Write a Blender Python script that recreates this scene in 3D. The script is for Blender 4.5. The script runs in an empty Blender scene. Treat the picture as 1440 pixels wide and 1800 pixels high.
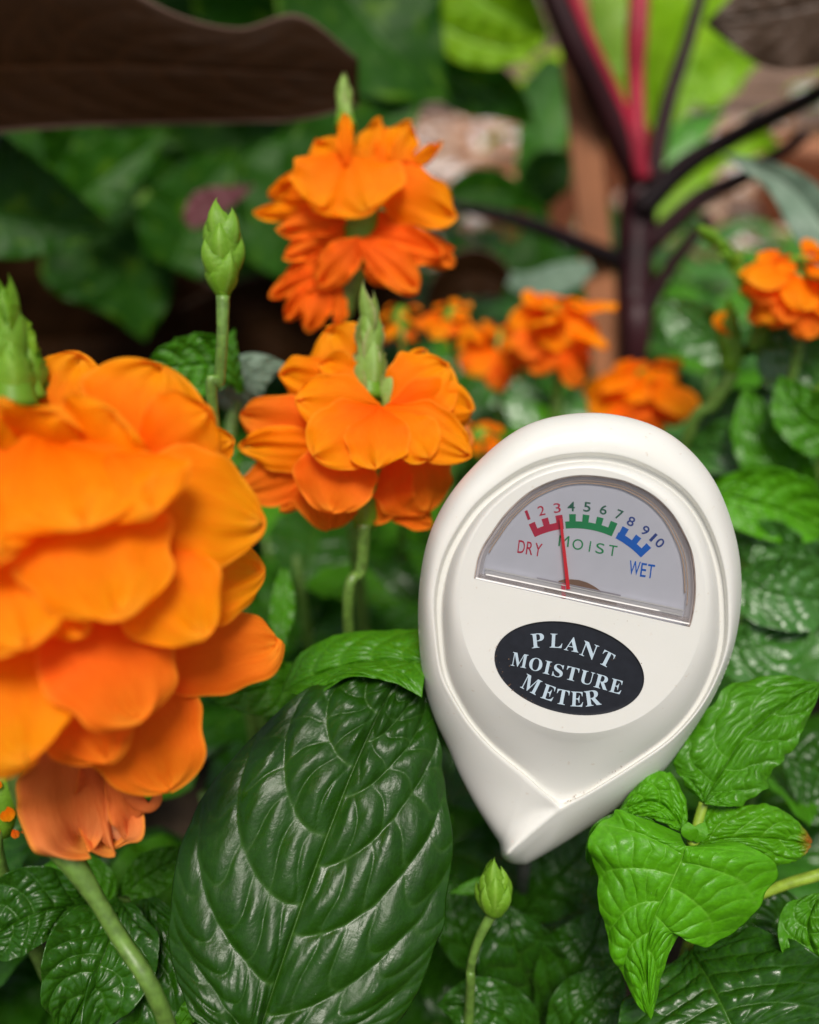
import bpy, math, random
import numpy as np
from mathutils import Vector, Matrix
from mathutils.geometry import tessellate_polygon

S = bpy.context.scene
COL = S.collection
R = math.radians
random.seed(7)

# ------------------------------------------------------------------ camera
PITCH = R(30)
CAM = Vector((0, 0, 0.30))
FWD = Vector((0, math.cos(PITCH), -math.sin(PITCH)))
UP = Vector((0, math.sin(PITCH), math.cos(PITCH)))
RT = Vector((1, 0, 0))
cd = bpy.data.cameras.new('camera')
cam = bpy.data.objects.new('camera', cd)
COL.objects.link(cam)
cam.location = CAM
cam.rotation_euler = (math.pi / 2 - PITCH, 0, 0)
cd.sensor_fit = 'HORIZONTAL'
cd.sensor_width = 36
cd.lens = 36
cd.clip_start = 0.01
cd.clip_end = 200
cd.dof.use_dof = True
cd.dof.focus_distance = 0.150
cd.dof.aperture_fstop = 36 / 4.6
S.camera = cam

# ------------------------------------------------------------------ world, sun
SUN_EL, SUN_AZ = R(64), R(176)      # azimuth measured clockwise from +Y (north)
w = bpy.data.worlds.new('World')
S.world = w
w.use_nodes = True
nt = w.node_tree
bg = nt.nodes['Background']
sky = nt.nodes.new('ShaderNodeTexSky')
sky.sky_type = 'NISHITA'
sky.sun_disc = False
sky.sun_elevation = SUN_EL
sky.sun_rotation = SUN_AZ
sky.air_density = 1.0
sky.dust_density = 3.0
hsv = nt.nodes.new('ShaderNodeHueSaturation')      # thin cloud: a paler sky all round
hsv.inputs['Saturation'].default_value = 0.5
nt.links.new(sky.outputs[0], hsv.inputs['Color'])
nt.links.new(hsv.outputs[0], bg.inputs[0])
bg.inputs[1].default_value = 0.065
ld = bpy.data.lights.new('sun', 'SUN')
ld.energy = 2.4
ld.angle = R(20)
ld.color = (1, 0.94, 0.85)
sun = bpy.data.objects.new('sun', ld)
COL.objects.link(sun)
sdir = Vector((math.sin(SUN_AZ) * math.cos(SUN_EL), math.cos(SUN_AZ) * math.cos(SUN_EL), math.sin(SUN_EL)))
sun.rotation_euler = sdir.to_track_quat('Z', 'Y').to_euler()
S.view_settings.view_transform = 'Standard'
S.view_settings.look = 'None'
S.view_settings.exposure = 0.68
S.view_settings.gamma = 1
S.view_settings.use_curve_mapping = False
S.cycles.max_bounces = 8
S.cycles.transparent_max_bounces = 12
S.cycles.caustics_reflective = False
S.cycles.caustics_refractive = False


def P(px, py, d):
    return CAM + FWD * d + RT * ((px - 720) / 1440 * d) + UP * ((900 - py) / 1440 * d)


def proj(p):
    v = p - CAM
    d = v.dot(FWD)
    if d < 1e-4:
        return None
    return 720 + v.dot(RT) / d * 1440, 900 - v.dot(UP) / d * 1440, d


# ------------------------------------------------------------------ materials
def newmat(name):
    m = bpy.data.materials.new(name)
    m.use_nodes = True
    t = m.node_tree
    for n in list(t.nodes):
        if n.type != 'OUTPUT_MATERIAL':
            t.nodes.remove(n)
    return m, t, t.nodes['Material Output']


def N(t, typ, **kw):
    n = t.nodes.new(typ)
    for k, v in kw.items():
        setattr(n, k, v)
    return n


def mixrgb(t, fac, a, b):
    n = N(t, 'ShaderNodeMix', data_type='RGBA')
    for sock, val in ((n.inputs[0], fac), (n.inputs[6], a), (n.inputs[7], b)):
        if hasattr(val, 'links') or hasattr(val, 'is_linked'):
            t.links.new(val, sock)
        elif isinstance(val, (int, float)):
            sock.default_value = val
        else:
            sock.default_value = (*val, 1)
    return n.outputs[2]


def noise(t, scale, detail=3, coord='Object', sc=(1, 1, 1), rough=0.5):
    tc = N(t, 'ShaderNodeTexCoord')
    mp = N(t, 'ShaderNodeMapping')
    mp.inputs['Scale'].default_value = sc
    t.links.new(tc.outputs[coord], mp.inputs[0])
    n = N(t, 'ShaderNodeTexNoise')
    n.inputs['Scale'].default_value = scale
    n.inputs['Detail'].default_value = detail
    n.inputs['Roughness'].default_value = rough
    t.links.new(mp.outputs[0], n.inputs['Vector'])
    return n.outputs[0]


def ramp(t, src, stops):
    r = N(t, 'ShaderNodeValToRGB')
    while len(r.color_ramp.elements) < len(stops):
        r.color_ramp.elements.new(0.5)
    for e, (p, c) in zip(r.color_ramp.elements, stops):
        e.position = p
        e.color = (*c, 1) if not isinstance(c, (int, float)) else (c, c, c, 1)
    t.links.new(src, r.inputs[0])
    return r.outputs[0]


def simple_mat(name, col, rough=0.5, spec=0.5, var=0.0, scale=300, bump=0.0, coat=0.0, sss=0.0, sheen=0.0):
    m, t, out = newmat(name)
    b = N(t, 'ShaderNodeBsdfPrincipled')
    b.inputs['Roughness'].default_value = rough
    b.inputs['Specular IOR Level'].default_value = spec
    b.inputs['Coat Weight'].default_value = coat
    nz = noise(t, scale, 4)
    dark = tuple(c * (1 - var) for c in col)
    lite = tuple(min(1, c * (1 + var)) for c in col)
    t.links.new(ramp(t, nz, [(0.3, dark), (0.7, lite)]), b.inputs['Base Color'])
    if bump:
        bp = N(t, 'ShaderNodeBump')
        bp.inputs['Strength'].default_value = bump
        bp.inputs['Distance'].default_value = 0.0005
        t.links.new(nz, bp.inputs['Height'])
        t.links.new(bp.outputs[0], b.inputs['Normal'])
    if sss:
        b.inputs['Subsurface Weight'].default_value = sss
        b.inputs['Subsurface Radius'].default_value = (0.001, 0.0008, 0.0005)
        b.inputs['Subsurface Scale'].default_value = 1.0
    t.links.new(b.outputs[0], out.inputs[0])
    return m


def leaf_mat(name, col, col2, vein, trans, rough=0.32, tfac=0.25, spec=0.5, patch=0.0, patchcol=(0.4, 0.5, 0.1), edge=None, bump=0.35):
    """Foliage: colour with soft mottling, lighter veins (mesh attribute 'vein'), gloss and translucency."""
    m, t, out = newmat(name)
    L = t.links
    oi = N(t, 'ShaderNodeObjectInfo')
    base = mixrgb(t, oi.outputs['Random'], col, col2)
    nz = noise(t, 2.5, 4, 'UV')
    base = mixrgb(t, ramp(t, nz, [(0.35, 0.0), (0.75, 0.6)]), base, tuple(c * 0.6 for c in col))
    if patch:
        pz = noise(t, 3.5, 5, 'UV', (1.5, 0.7, 1))
        base = mixrgb(t, ramp(t, pz, [(0.6 - 0.1 * patch, 0.0), (0.64, patch)]), base, patchcol)
    at = N(t, 'ShaderNodeAttribute', attribute_name='vein')
    base = mixrgb(t, at.outputs['Fac'], base, vein)
    fn = noise(t, 26, 5, 'UV', (1, 1.3, 1), 0.7)          # fine net of paler cells and darker seams
    base = mixrgb(t, ramp(t, fn, [(0.40, 0.0), (0.75, 0.45)]), base, tuple(min(1, c * 1.7) for c in col2))
    dz = noise(t, 2600, 2, 'Object', (1, 1, 1), 0.6)       # dust
    base = mixrgb(t, ramp(t, dz, [(0.745, 0.0), (0.80, 0.5)]), base, (0.45, 0.48, 0.38))
    if edge:
        ae = N(t, 'ShaderNodeAttribute', attribute_name='edge')
        base = mixrgb(t, ae.outputs['Fac'], base, edge)
    b = N(t, 'ShaderNodeBsdfPrincipled')
    b.inputs['Specular IOR Level'].default_value = spec
    L.new(base, b.inputs['Base Color'])
    rz = noise(t, 9, 4, 'UV')
    L.new(ramp(t, rz, [(0.3, max(0.05, rough - 0.1)), (0.75, rough + 0.14)]), b.inputs['Roughness'])
    bz = noise(t, 60, 4, 'UV', (1, 1.6, 1))
    bz2 = noise(t, 14, 3, 'UV', (1.4, 1, 1))
    bp = N(t, 'ShaderNodeBump')
    bp.inputs['Strength'].default_value = bump
    bp.inputs['Distance'].default_value = 0.00035
    ad = N(t, 'ShaderNodeMath', operation='MULTIPLY_ADD')
    L.new(bz, ad.inputs[0]); ad.inputs[1].default_value = 0.25; L.new(bz2, ad.inputs[2])
    L.new(ad.outputs[0], bp.inputs['Height'])
    L.new(bp.outputs[0], b.inputs['Normal'])
    tr = N(t, 'ShaderNodeBsdfTranslucent')
    tr.inputs[0].default_value = (*trans, 1)
    mx = N(t, 'ShaderNodeMixShader')
    mx.inputs[0].default_value = tfac
    L.new(b.outputs[0], mx.inputs[1])
    L.new(tr.outputs[0], mx.inputs[2])
    L.new(mx.outputs[0], out.inputs[0])
    return m


def petal_mat(name, c_base, c_mid, c_tip, trans, tfac=0.42, rough=0.55):
    m, t, out = newmat(name)
    L = t.links
    tc = N(t, 'ShaderNodeTexCoord')
    sep = N(t, 'ShaderNodeSeparateXYZ')
    L.new(tc.outputs['UV'], sep.inputs[0])
    base = ramp(t, sep.outputs[1], [(0.1, c_base), (0.62, c_mid), (1.0, c_tip)])
    oi = N(t, 'ShaderNodeObjectInfo')
    base = mixrgb(t, ramp(t, oi.outputs['Random'], [(0.0, 0.0), (1.0, 0.35)]), base, c_tip)
    st = noise(t, 6, 5, 'UV', (9, 0.9, 1), 0.65)
    base = mixrgb(t, ramp(t, st, [(0.44, 0.0), (0.68, 0.4)]), base, c_base)
    mu = N(t, 'ShaderNodeMath', operation='MULTIPLY_ADD'); mu.inputs[1].default_value = 2; mu.inputs[2].default_value = -1
    L.new(sep.outputs[0], mu.inputs[0])
    ab = N(t, 'ShaderNodeMath', operation='ABSOLUTE'); L.new(mu.outputs[0], ab.inputs[0])
    mxx = N(t, 'ShaderNodeMath', operation='MAXIMUM'); L.new(ab.outputs[0], mxx.inputs[0]); L.new(sep.outputs[1], mxx.inputs[1])
    base = mixrgb(t, ramp(t, mxx.outputs[0], [(0.90, 0.0), (1.0, 0.45)]), base, (1.0, 0.42, 0.03))  # lit petal edges put in as a paler margin
    b = N(t, 'ShaderNodeBsdfPrincipled')
    b.inputs['Roughness'].default_value = rough
    b.inputs['Specular IOR Level'].default_value = 0.10
    L.new(base, b.inputs['Base Color'])
    bp = N(t, 'ShaderNodeBump')
    bp.inputs['Strength'].default_value = 0.7
    bp.inputs['Distance'].default_value = 0.0003
    L.new(st, bp.inputs['Height'])
    L.new(bp.outputs[0], b.inputs['Normal'])
    tr = N(t, 'ShaderNodeBsdfTranslucent')
    L.new(mixrgb(t, 0.5, base, trans), tr.inputs[0])
    mx = N(t, 'ShaderNodeMixShader')
    mx.inputs[0].default_value = tfac
    L.new(b.outputs[0], mx.inputs[1]); L.new(tr.outputs[0], mx.inputs[2])
    L.new(mx.outputs[0], out.inputs[0])
    return m


M = {}
M['leaf'] = leaf_mat('crossandra_leaf', (0.010, 0.050, 0.0015), (0.020, 0.088, 0.002), (0.05, 0.14, 0.012), (0.10, 0.40, 0.004), 0.30, 0.16, 0.42)
M['leaf_sheen'] = leaf_mat('sheen_leaf', (0.030, 0.13, 0.010), (0.045, 0.17, 0.014), (0.10, 0.24, 0.05), (0.12, 0.45, 0.02), 0.32, 0.2, 0.95)  # sky sheen on the right-hand leaves, partly put into a paler green
M['leaf_big'] = leaf_mat('old_leaf', (0.010, 0.047, 0.0008), (0.010, 0.047, 0.0008), (0.045, 0.11, 0.015), (0.05, 0.26, 0.002), 0.36, 0.10, 0.33, bump=0.7)
M['leaf_mid'] = leaf_mat('mid_leaf', (0.040, 0.165, 0.003), (0.060, 0.22, 0.004), (0.10, 0.27, 0.025), (0.2, 0.6, 0.008), 0.37, 0.25, 0.34)
M['leaf_young'] = leaf_mat('young_leaf', (0.070, 0.27, 0.003), (0.085, 0.31, 0.004), (0.19, 0.43, 0.05), (0.26, 0.72, 0.008), 0.40, 0.28, 0.34)
M['leaf_tipped'] = leaf_mat('tipped_leaf', (0.07, 0.25, 0.003), (0.07, 0.25, 0.003), (0.15, 0.34, 0.03), (0.28, 0.7, 0.006), 0.33, 0.3, 0.36, edge=(0.30, 0.09, 0.012))
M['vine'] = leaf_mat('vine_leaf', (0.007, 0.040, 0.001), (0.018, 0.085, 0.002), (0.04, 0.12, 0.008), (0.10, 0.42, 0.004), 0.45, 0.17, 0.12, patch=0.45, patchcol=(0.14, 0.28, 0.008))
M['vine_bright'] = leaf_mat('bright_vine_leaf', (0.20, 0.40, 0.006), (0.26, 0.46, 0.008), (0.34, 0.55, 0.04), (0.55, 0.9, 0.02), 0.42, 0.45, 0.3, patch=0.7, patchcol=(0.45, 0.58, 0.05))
M['grey_leaf'] = leaf_mat('grey_leaf', (0.16, 0.24, 0.17), (0.12, 0.20, 0.13), (0.2, 0.3, 0.2), (0.2, 0.35, 0.2), 0.5, 0.15, 0.5)
M['bronze'] = leaf_mat('bronze_leaf', (0.014, 0.005, 0.0008), (0.017, 0.006, 0.001), (0.026, 0.009, 0.002), (0.06, 0.016, 0.003), 0.7, 0.06, 0.06, edge=(0.14, 0.09, 0.07))  # pale rim puts the leaf's lit edge into the colour
M['bronze_lit'] = leaf_mat('bronze_leaf_lit', (0.075, 0.045, 0.028), (0.075, 0.045, 0.028), (0.1, 0.05, 0.03), (0.16, 0.06, 0.03), 0.5, 0.1, 0.35)  # same bronze leaf, its brighter lighting put into the colour
M['pink_leaf'] = leaf_mat('pink_leaf', (0.16, 0.05, 0.06), (0.16, 0.05, 0.06), (0.2, 0.08, 0.08), (0.3, 0.1, 0.1), 0.5, 0.2, 0.4)
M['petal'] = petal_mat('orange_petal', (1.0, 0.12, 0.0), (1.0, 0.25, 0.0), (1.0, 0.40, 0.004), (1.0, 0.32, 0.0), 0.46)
M['petal_low'] = petal_mat('shaded_orange_petal', (0.92, 0.095, 0.002), (1.0, 0.17, 0.006), (1.0, 0.26, 0.014), (1.0, 0.21, 0.006), 0.44)  # orange petal copy with the shade of lower petals in its colour
M['petal_faded'] = petal_mat('faded_petal', (0.62, 0.10, 0.014), (0.80, 0.19, 0.035), (0.84, 0.30, 0.09), (0.9, 0.25, 0.04), 0.3)
M['petal_dry'] = simple_mat('dried_petal', (0.55, 0.22, 0.09), 0.5, 0.4, 0.3)
M['bract'] = leaf_mat('bract', (0.13, 0.29, 0.015), (0.18, 0.36, 0.02), (0.27, 0.45, 0.07), (0.4, 0.75, 0.03), 0.45, 0.3, 0.4)
M['bract_pale'] = leaf_mat('pale_bract', (0.20, 0.34, 0.05), (0.24, 0.38, 0.06), (0.4, 0.55, 0.22), (0.5, 0.75, 0.15), 0.5, 0.3, 0.4, edge=(0.35, 0.3, 0.16))
M['stem'] = simple_mat('green_stem', (0.10, 0.19, 0.03), 0.42, 0.5, 0.35, 500, 0.3)
M['stem_yellow'] = simple_mat('yellow_green_stem', (0.22, 0.33, 0.03), 0.42, 0.5, 0.25, 500, 0.2)
M['petiole_dark'] = simple_mat('maroon_petiole', (0.024, 0.004, 0.006), 0.45, 0.25, 0.5, 40, 0.1)
M['petiole_red'] = simple_mat('red_petiole', (0.30, 0.010, 0.030), 0.45, 0.3, 0.3, 40, 0.1)
M['petiole_black'] = simple_mat('black_petiole', (0.008, 0.003, 0.004), 0.45, 0.25, 0.4, 40, 0.1)


# ------------------------------------------------------------------ object helpers
def attach(o, parent):
    '''Parent o without moving it: things are Empties that are only moved, parts lie at the world's origin.'''
    if parent is not None:
        o.parent = parent
        o.matrix_parent_inverse = Matrix.Identity(4) if parent.parent else Matrix.Translation(-Vector(parent.location))
    return o


def link(name, mesh, parent=None, mw=None, **props):
    o = bpy.data.objects.new(name, mesh)
    COL.objects.link(o)
    attach(o, parent)
    if mw is not None:
        o.matrix_basis = mw
    for k, v in props.items():
        o[k] = v
    return o


def thing(name, label, cat, loc=(0, 0, 0), group=None):
    o = bpy.data.objects.new(name, None)
    COL.objects.link(o)
    o.location = loc
    o.matrix_world = Matrix.Translation(loc)
    o.empty_display_size = 0.01
    o['label'] = label
    o['category'] = cat
    if group:
        o['group'] = group
    return o


def mesh_from(name, V, F, mat, smooth=True, uv=None, attrs=None):
    me = bpy.data.meshes.new(name)
    me.from_pydata([tuple(v) for v in V], [], [tuple(int(i) for i in f) for f in F])
    if mat is not None:
        me.materials.append(mat)
    if smooth:
        me.polygons.foreach_set('use_smooth', [True] * len(me.polygons))
    if uv is not None:
        ul = me.uv_layers.new(name='UVMap')
        li = np.empty(len(me.loops), dtype=np.int32)
        me.loops.foreach_get('vertex_index', li)
        ul.data.foreach_set('uv', np.asarray(uv, dtype=np.float32)[li].ravel())
    for k, v in (attrs or {}).items():
        a = me.attributes.new(k, 'FLOAT', 'POINT')
        a.data.foreach_set('value', np.asarray(v, dtype=np.float32).ravel())
    me.update()
    return me


def grid_faces(nu, nv, wrap=False):
    F = []
    for j in range(nv - 1):
        for i in range(nu if wrap else nu - 1):
            i2 = (i + 1) % nu
            F.append((j * nu + i, j * nu + i2, (j + 1) * nu + i2, (j + 1) * nu + i))
    return F


def catmull(pts, n, closed=False):
    pts = np.asarray(pts, float)
    k = len(pts)
    out = []
    segs = k if closed else k - 1
    tt = np.linspace(0, segs, n, endpoint=not closed)
    for t in tt:
        i = min(int(t), segs - 1)
        f = t - i
        if closed:
            p0, p1, p2, p3 = pts[(i - 1) % k], pts[i % k], pts[(i + 1) % k], pts[(i + 2) % k]
        else:
            p1, p2 = pts[i], pts[i + 1]
            p0 = pts[i - 1] if i > 0 else 2 * p1 - p2
            p3 = pts[i + 2] if i + 2 < k else 2 * p2 - p1
        out.append(0.5 * ((2 * p1) + (-p0 + p2) * f + (2 * p0 - 5 * p1 + 4 * p2 - p3) * f * f + (-p0 + 3 * p1 - 3 * p2 + p3) * f ** 3))
    return np.array(out)


def tube_mesh(name, pts, rad, mat, seg=14, n=40, flat=1.0, knobs=0.0):
    c = catmull(pts, n)
    r = np.interp(np.linspace(0, 1, n), np.linspace(0, 1, len(rad)), rad)
    V, UV = [], []
    t = np.gradient(c, axis=0)
    t /= np.linalg.norm(t, axis=1)[:, None] + 1e-12
    ref = np.array([0.3, -1.0, 0.2])
    for j in range(n):
        a = np.cross(t[j], ref); a /= np.linalg.norm(a)
        b = np.cross(a, t[j])
        for i in range(seg):
            q = 2 * math.pi * i / seg
            rr = r[j] * (1 + knobs * math.sin(3 * q + j * 0.2))
            V.append(c[j] + a * math.cos(q) * rr + b * math.sin(q) * rr * flat)
            UV.append((i / seg, j / n))
    F = grid_faces(seg, n, True)
    F.append(tuple(range(seg))[::-1]); F.append(tuple(range((n - 1) * seg, n * seg)))
    return mesh_from(name, V, F, mat, uv=UV)


def hash2(a, b, s):
    x = np.sin(a * 127.1 + b * 311.7 + s * 74.7) * 43758.5453
    return x - np.floor(x)


def vnoise(x, y, s=0.0):
    xi, yi = np.floor(x), np.floor(y)
    fx, fy = x - xi, y - yi
    fx = fx * fx * (3 - 2 * fx); fy = fy * fy * (3 - 2 * fy)
    a = hash2(xi, yi, s); b = hash2(xi + 1, yi, s); c = hash2(xi, yi + 1, s); d = hash2(xi + 1, yi + 1, s)
    return (a + (b - a) * fx) * (1 - fy) + (c + (d - c) * fx) * fy


def quilt(u, v, nv=8, sweep=0.22, seed=0.0, veinw=0.05, midw=0.02, cross=5.0, curve=1.75):
    """Relief (0..1) and vein mask of a leaf whose lateral veins arch from the midrib towards the tip."""
    au = np.abs(u)
    side = np.where(u < 0, 0.0, 0.45)
    q = nv * (v - sweep * au ** curve) + side + 0.25 * (vnoise(v * 4 + side * 7, au * 2, seed) - 0.5)
    cell = np.floor(q)
    fr = q - cell
    dv = np.minimum(fr, 1 - fr)
    bul = np.sin(np.pi * np.clip(fr, 0, 1) ** 0.85) ** 0.75
    cr = cross * (au + 4.6 / nv * au ** 0.75 * fr) + hash2(cell, side, seed) * 3 + 0.5 * np.sin(fr * 3 + cell)
    cf = cr - np.floor(cr)
    dc = np.minimum(cf, 1 - cf)
    sub = np.sin(np.pi * cf) ** 0.6
    envu = np.clip(au / 0.10, 0, 1) * (1 - 0.65 * np.clip((au - 0.7) / 0.3, 0, 1))
    lump = vnoise(u * 4 + 11, v * 7, seed + 2)
    h = bul * envu * (0.42 + 0.50 * sub + 0.5 * (lump - 0.5)) + 0.45 * (vnoise(u * 7 + 40, v * 11, seed) - 0.5) * envu + 0.14 * (vnoise(u * 19 + 3, v * 30, seed) - 0.5)
    mid = np.exp(-(au / midw) ** 2)
    lat = np.exp(-(dv / veinw) ** 2) * np.clip(1.15 - au, 0.15, 1)
    crv = np.exp(-(dc / 0.05) ** 2) * 0.25 * np.clip(au * 4, 0, 1)
    vein = np.clip(mid * (1.0 - 0.5 * v) + lat * 0.55 + crv, 0, 1)
    h = h - 0.35 * mid
    return h, vein


def hero_leaf(parent, mid, Lw, Rw, mat, amp=0.0011, nv=8, sweep=0.22, seed=0.0, nu=81, nvv=121, fold=(0.0, 0.0), curl=(0.0, 0.0), roll=0.0, wave=0.0006, wfreq=5, edge=0.0, name='leaf', midw=0.018, cross=5.0, tipedge=False, serr=0.0, veinw=0.05):
    """Leaf along a midrib through space; half-widths given left and right of it."""
    m3 = np.array([list(P(*p)) for p in mid])
    c = catmull(m3, nvv)
    dmean = np.mean([p[2] for p in mid])
    sc = dmean / 1440
    vs = np.linspace(0, 1, nvv)

    def prof(a):
        x = np.linspace(0, 1, len(a))
        cc = catmull(np.stack([x, a], 1), 200)
        return np.clip(np.interp(vs, cc[:, 0], cc[:, 1]), 0.0, None) * sc
    lw, rw = prof(Lw), prof(Rw)
    t = np.gradient(c, axis=0); t /= np.linalg.norm(t, axis=1)[:, None]
    us = np.linspace(-1, 1, nu)
    us = np.sign(us) * np.abs(us) ** 1.15
    U, Vv = np.meshgrid(us, vs)
    h, vein = quilt(U, Vv, nv, sweep, seed, midw=midw, cross=cross, veinw=veinw)
    V = np.zeros((nvv, nu, 3))
    camv = np.array(CAM)
    for j in range(nvv):
        view = c[j] - camv; view /= np.linalg.norm(view)
        s = np.cross(t[j], -view); s /= np.linalg.norm(s)       # right-hand side when looking along t
        n = np.cross(t[j], s); n /= np.linalg.norm(n)
        if np.dot(n, view) > 0:
            n = -n
        if roll:
            cr_, sr_ = math.cos(roll), math.sin(roll)
            s, n = s * cr_ + n * sr_, n * cr_ - s * sr_
        au = np.abs(us)
        wl = np.where(us < 0, lw[j], rw[j])
        if serr:
            wl = wl * (1 + serr * np.clip(au - 0.6, 0, 1) * (vnoise(vs[j] * 26 + 0 * us, us * 0 + np.sign(us) * 3, seed) - 0.5) * 2)
        fo = np.where(us < 0, fold[0], fold[1])
        cu = np.where(us < 0, curl[0], curl[1])
        off = fo * au * wl + cu * au ** 3 * wl
        off = off + wave * au ** 2 * np.sin(vs[j] * wfreq * 6.28 + np.where(us < 0, 0.0, 2.0) + seed)
        env = min(1.0, 9 * min(vs[j], 1 - vs[j]) + 0.15)
        off = off + h[j] * amp * env
        V[j] = c[j] + s[None, :] * (us * wl * (1 / math.cos(roll) if abs(roll) < 1.2 else 1))[:, None] + n[None, :] * off[:, None]
    UV = np.stack([U * 0.5 + 0.5, Vv * 1.4], -1).reshape(-1, 2)
    ed = np.clip((np.abs(U) - 0.93) / 0.07, 0, 1) if not tipedge else np.clip((Vv - 0.86) / 0.1, 0, 1) * np.clip(vnoise(U * 3, Vv * 9, 3) + 0.2, 0, 1)
    me = mesh_from(name, V.reshape(-1, 3), grid_faces(nu, nvv), mat, uv=UV, attrs={'vein': vein, 'edge': ed})
    o = link(name, me, parent)
    sm = o.modifiers.new('thickness', 'SOLIDIFY'); sm.thickness = 0.00018; sm.offset = 0
    return o


def edge_leaf(th, mid, LE, RE, mat, amp=0.0011, nv=7, sweep=.34, seed=0.0, nu=121, nvv=161, bulge=0.0, curl=0.0, droop=0.0, name='leaf', midw=0.016, cross=4.5, veinw=.04, tipedge=False, ruffle=0.0, serr=0.02):
    """Leaf between a midrib and two edge curves through space; all three are lists of equal length."""
    mc, lc, rc = (catmull([list(P(*p)) for p in q], nvv) for q in (mid, LE, RE))
    vs = np.linspace(0, 1, nvv)
    us = np.linspace(-1, 1, nu)
    U, Vv = np.meshgrid(us, vs)
    h, vein = quilt(U, Vv, nv, sweep, seed, midw=midw, cross=cross, veinw=veinw)
    t = np.gradient(mc, axis=0); t /= np.linalg.norm(t, axis=1)[:, None] + 1e-12
    V = np.zeros((nvv, nu, 3))
    for j in range(nvv):
        view = mc[j] - np.array(CAM); view /= np.linalg.norm(view)
        n = -view + t[j] * np.dot(view, t[j]); n /= np.linalg.norm(n)
        au = np.abs(us)
        e = np.where(us[:, None] < 0, lc[j][None], rc[j][None])
        if serr:
            e = mc[j][None] + (e - mc[j][None]) * (1 + serr * (vnoise(vs[j] * 24 + 0 * us, np.sign(us) * 3.0, seed) - 0.5) * 2 * min(1, 8 * vs[j], 8 * (1 - vs[j])))[:, None]
        wl = np.linalg.norm(e - mc[j][None], axis=1)
        base = mc[j][None] * (1 - au[:, None]) + e * au[:, None]
        env = min(1.0, 9 * min(vs[j], 1 - vs[j]) + 0.1)
        off = h[j] * amp * env + bulge * wl * np.sin(np.pi * au) ** 1.0 - curl * wl * au ** 4 + ruffle * au ** 3 * np.sin(vs[j] * 31 + np.where(us < 0, 0, 2) + seed)
        V[j] = base + n[None] * off[:, None]
    UV = np.stack([U * 0.5 + 0.5, Vv * 1.4], -1).reshape(-1, 2)
    ed = np.clip((np.abs(U) - 0.95) / 0.05, 0, 1) if not tipedge else np.clip((Vv - 0.84) / 0.1, 0, 1) * np.clip(vnoise(U * 3, Vv * 9, 3) + 0.3, 0, 1)
    o = link(name, mesh_from(name, V.reshape(-1, 3), grid_faces(nu, nvv), mat, uv=UV, attrs={'vein': vein, 'edge': ed}), th)
    sm = o.modifiers.new('thickness', 'SOLIDIFY'); sm.thickness = 0.00018; sm.offset = 0
    return o


def D3(pts, d0, d1):
    n = len(pts)
    return [(x, y, d0 + (d1 - d0) * i / (n - 1)) for i, (x, y) in enumerate(pts)]


def lib_leaf(name, mat, ratio=0.5, nv=7, sweep=0.25, seed=0.0, amp=0.02, bend=0.25, fold=0.1, wave=0.02, nu=31, nvv=45, tipp=0.9, cross=4.0, edge=0.0):
    """Leaf of length 1 along +Y from the origin, upper side +Z."""
    vs = np.linspace(0, 1, nvv)
    us = np.linspace(-1, 1, nu)
    U, Vv = np.meshgrid(us, vs)
    wd = ratio / 2 * np.sin(np.pi * vs ** 0.82) ** tipp * (1 - 0.25 * vs) * 1.1
    wd = wd + 0.012 * (1 - vs)
    h, vein = quilt(U, Vv, nv, sweep, seed, midw=0.04, cross=cross)
    X = U * wd[:, None]
    Z = fold * np.abs(X) + h * amp * np.minimum(1, 5 * np.minimum(Vv, 1 - Vv) + 0.1) + wave * U ** 2 * np.sin(Vv * 28 + np.where(U < 0, 0, 2) + seed)
    ang = bend * Vv
    Y = np.sin(ang) / max(bend, 1e-3) if bend else Vv
    Z = Z - (1 - np.cos(ang)) / max(bend, 1e-3)
    UV = np.stack([U * 0.5 + 0.5, Vv * 1.4], -1).reshape(-1, 2)
    ed = np.clip((np.abs(U) - 0.93) / 0.07, 0, 1)
    return mesh_from(name, np.stack([X, Y, Z], -1).reshape(-1, 3), grid_faces(nu, nvv), mat, uv=UV, attrs={'vein': vein, 'edge': ed})


def frame(origin, ydir, zdir, scale):
    y = Vector(ydir).normalized()
    z = Vector(zdir); z = (z - y * z.dot(y)).normalized()
    x = y.cross(z)
    m = Matrix((x, y, z)).transposed().to_4x4()
    return Matrix.Translation(origin) @ m @ Matrix.Scale(scale, 4)


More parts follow.
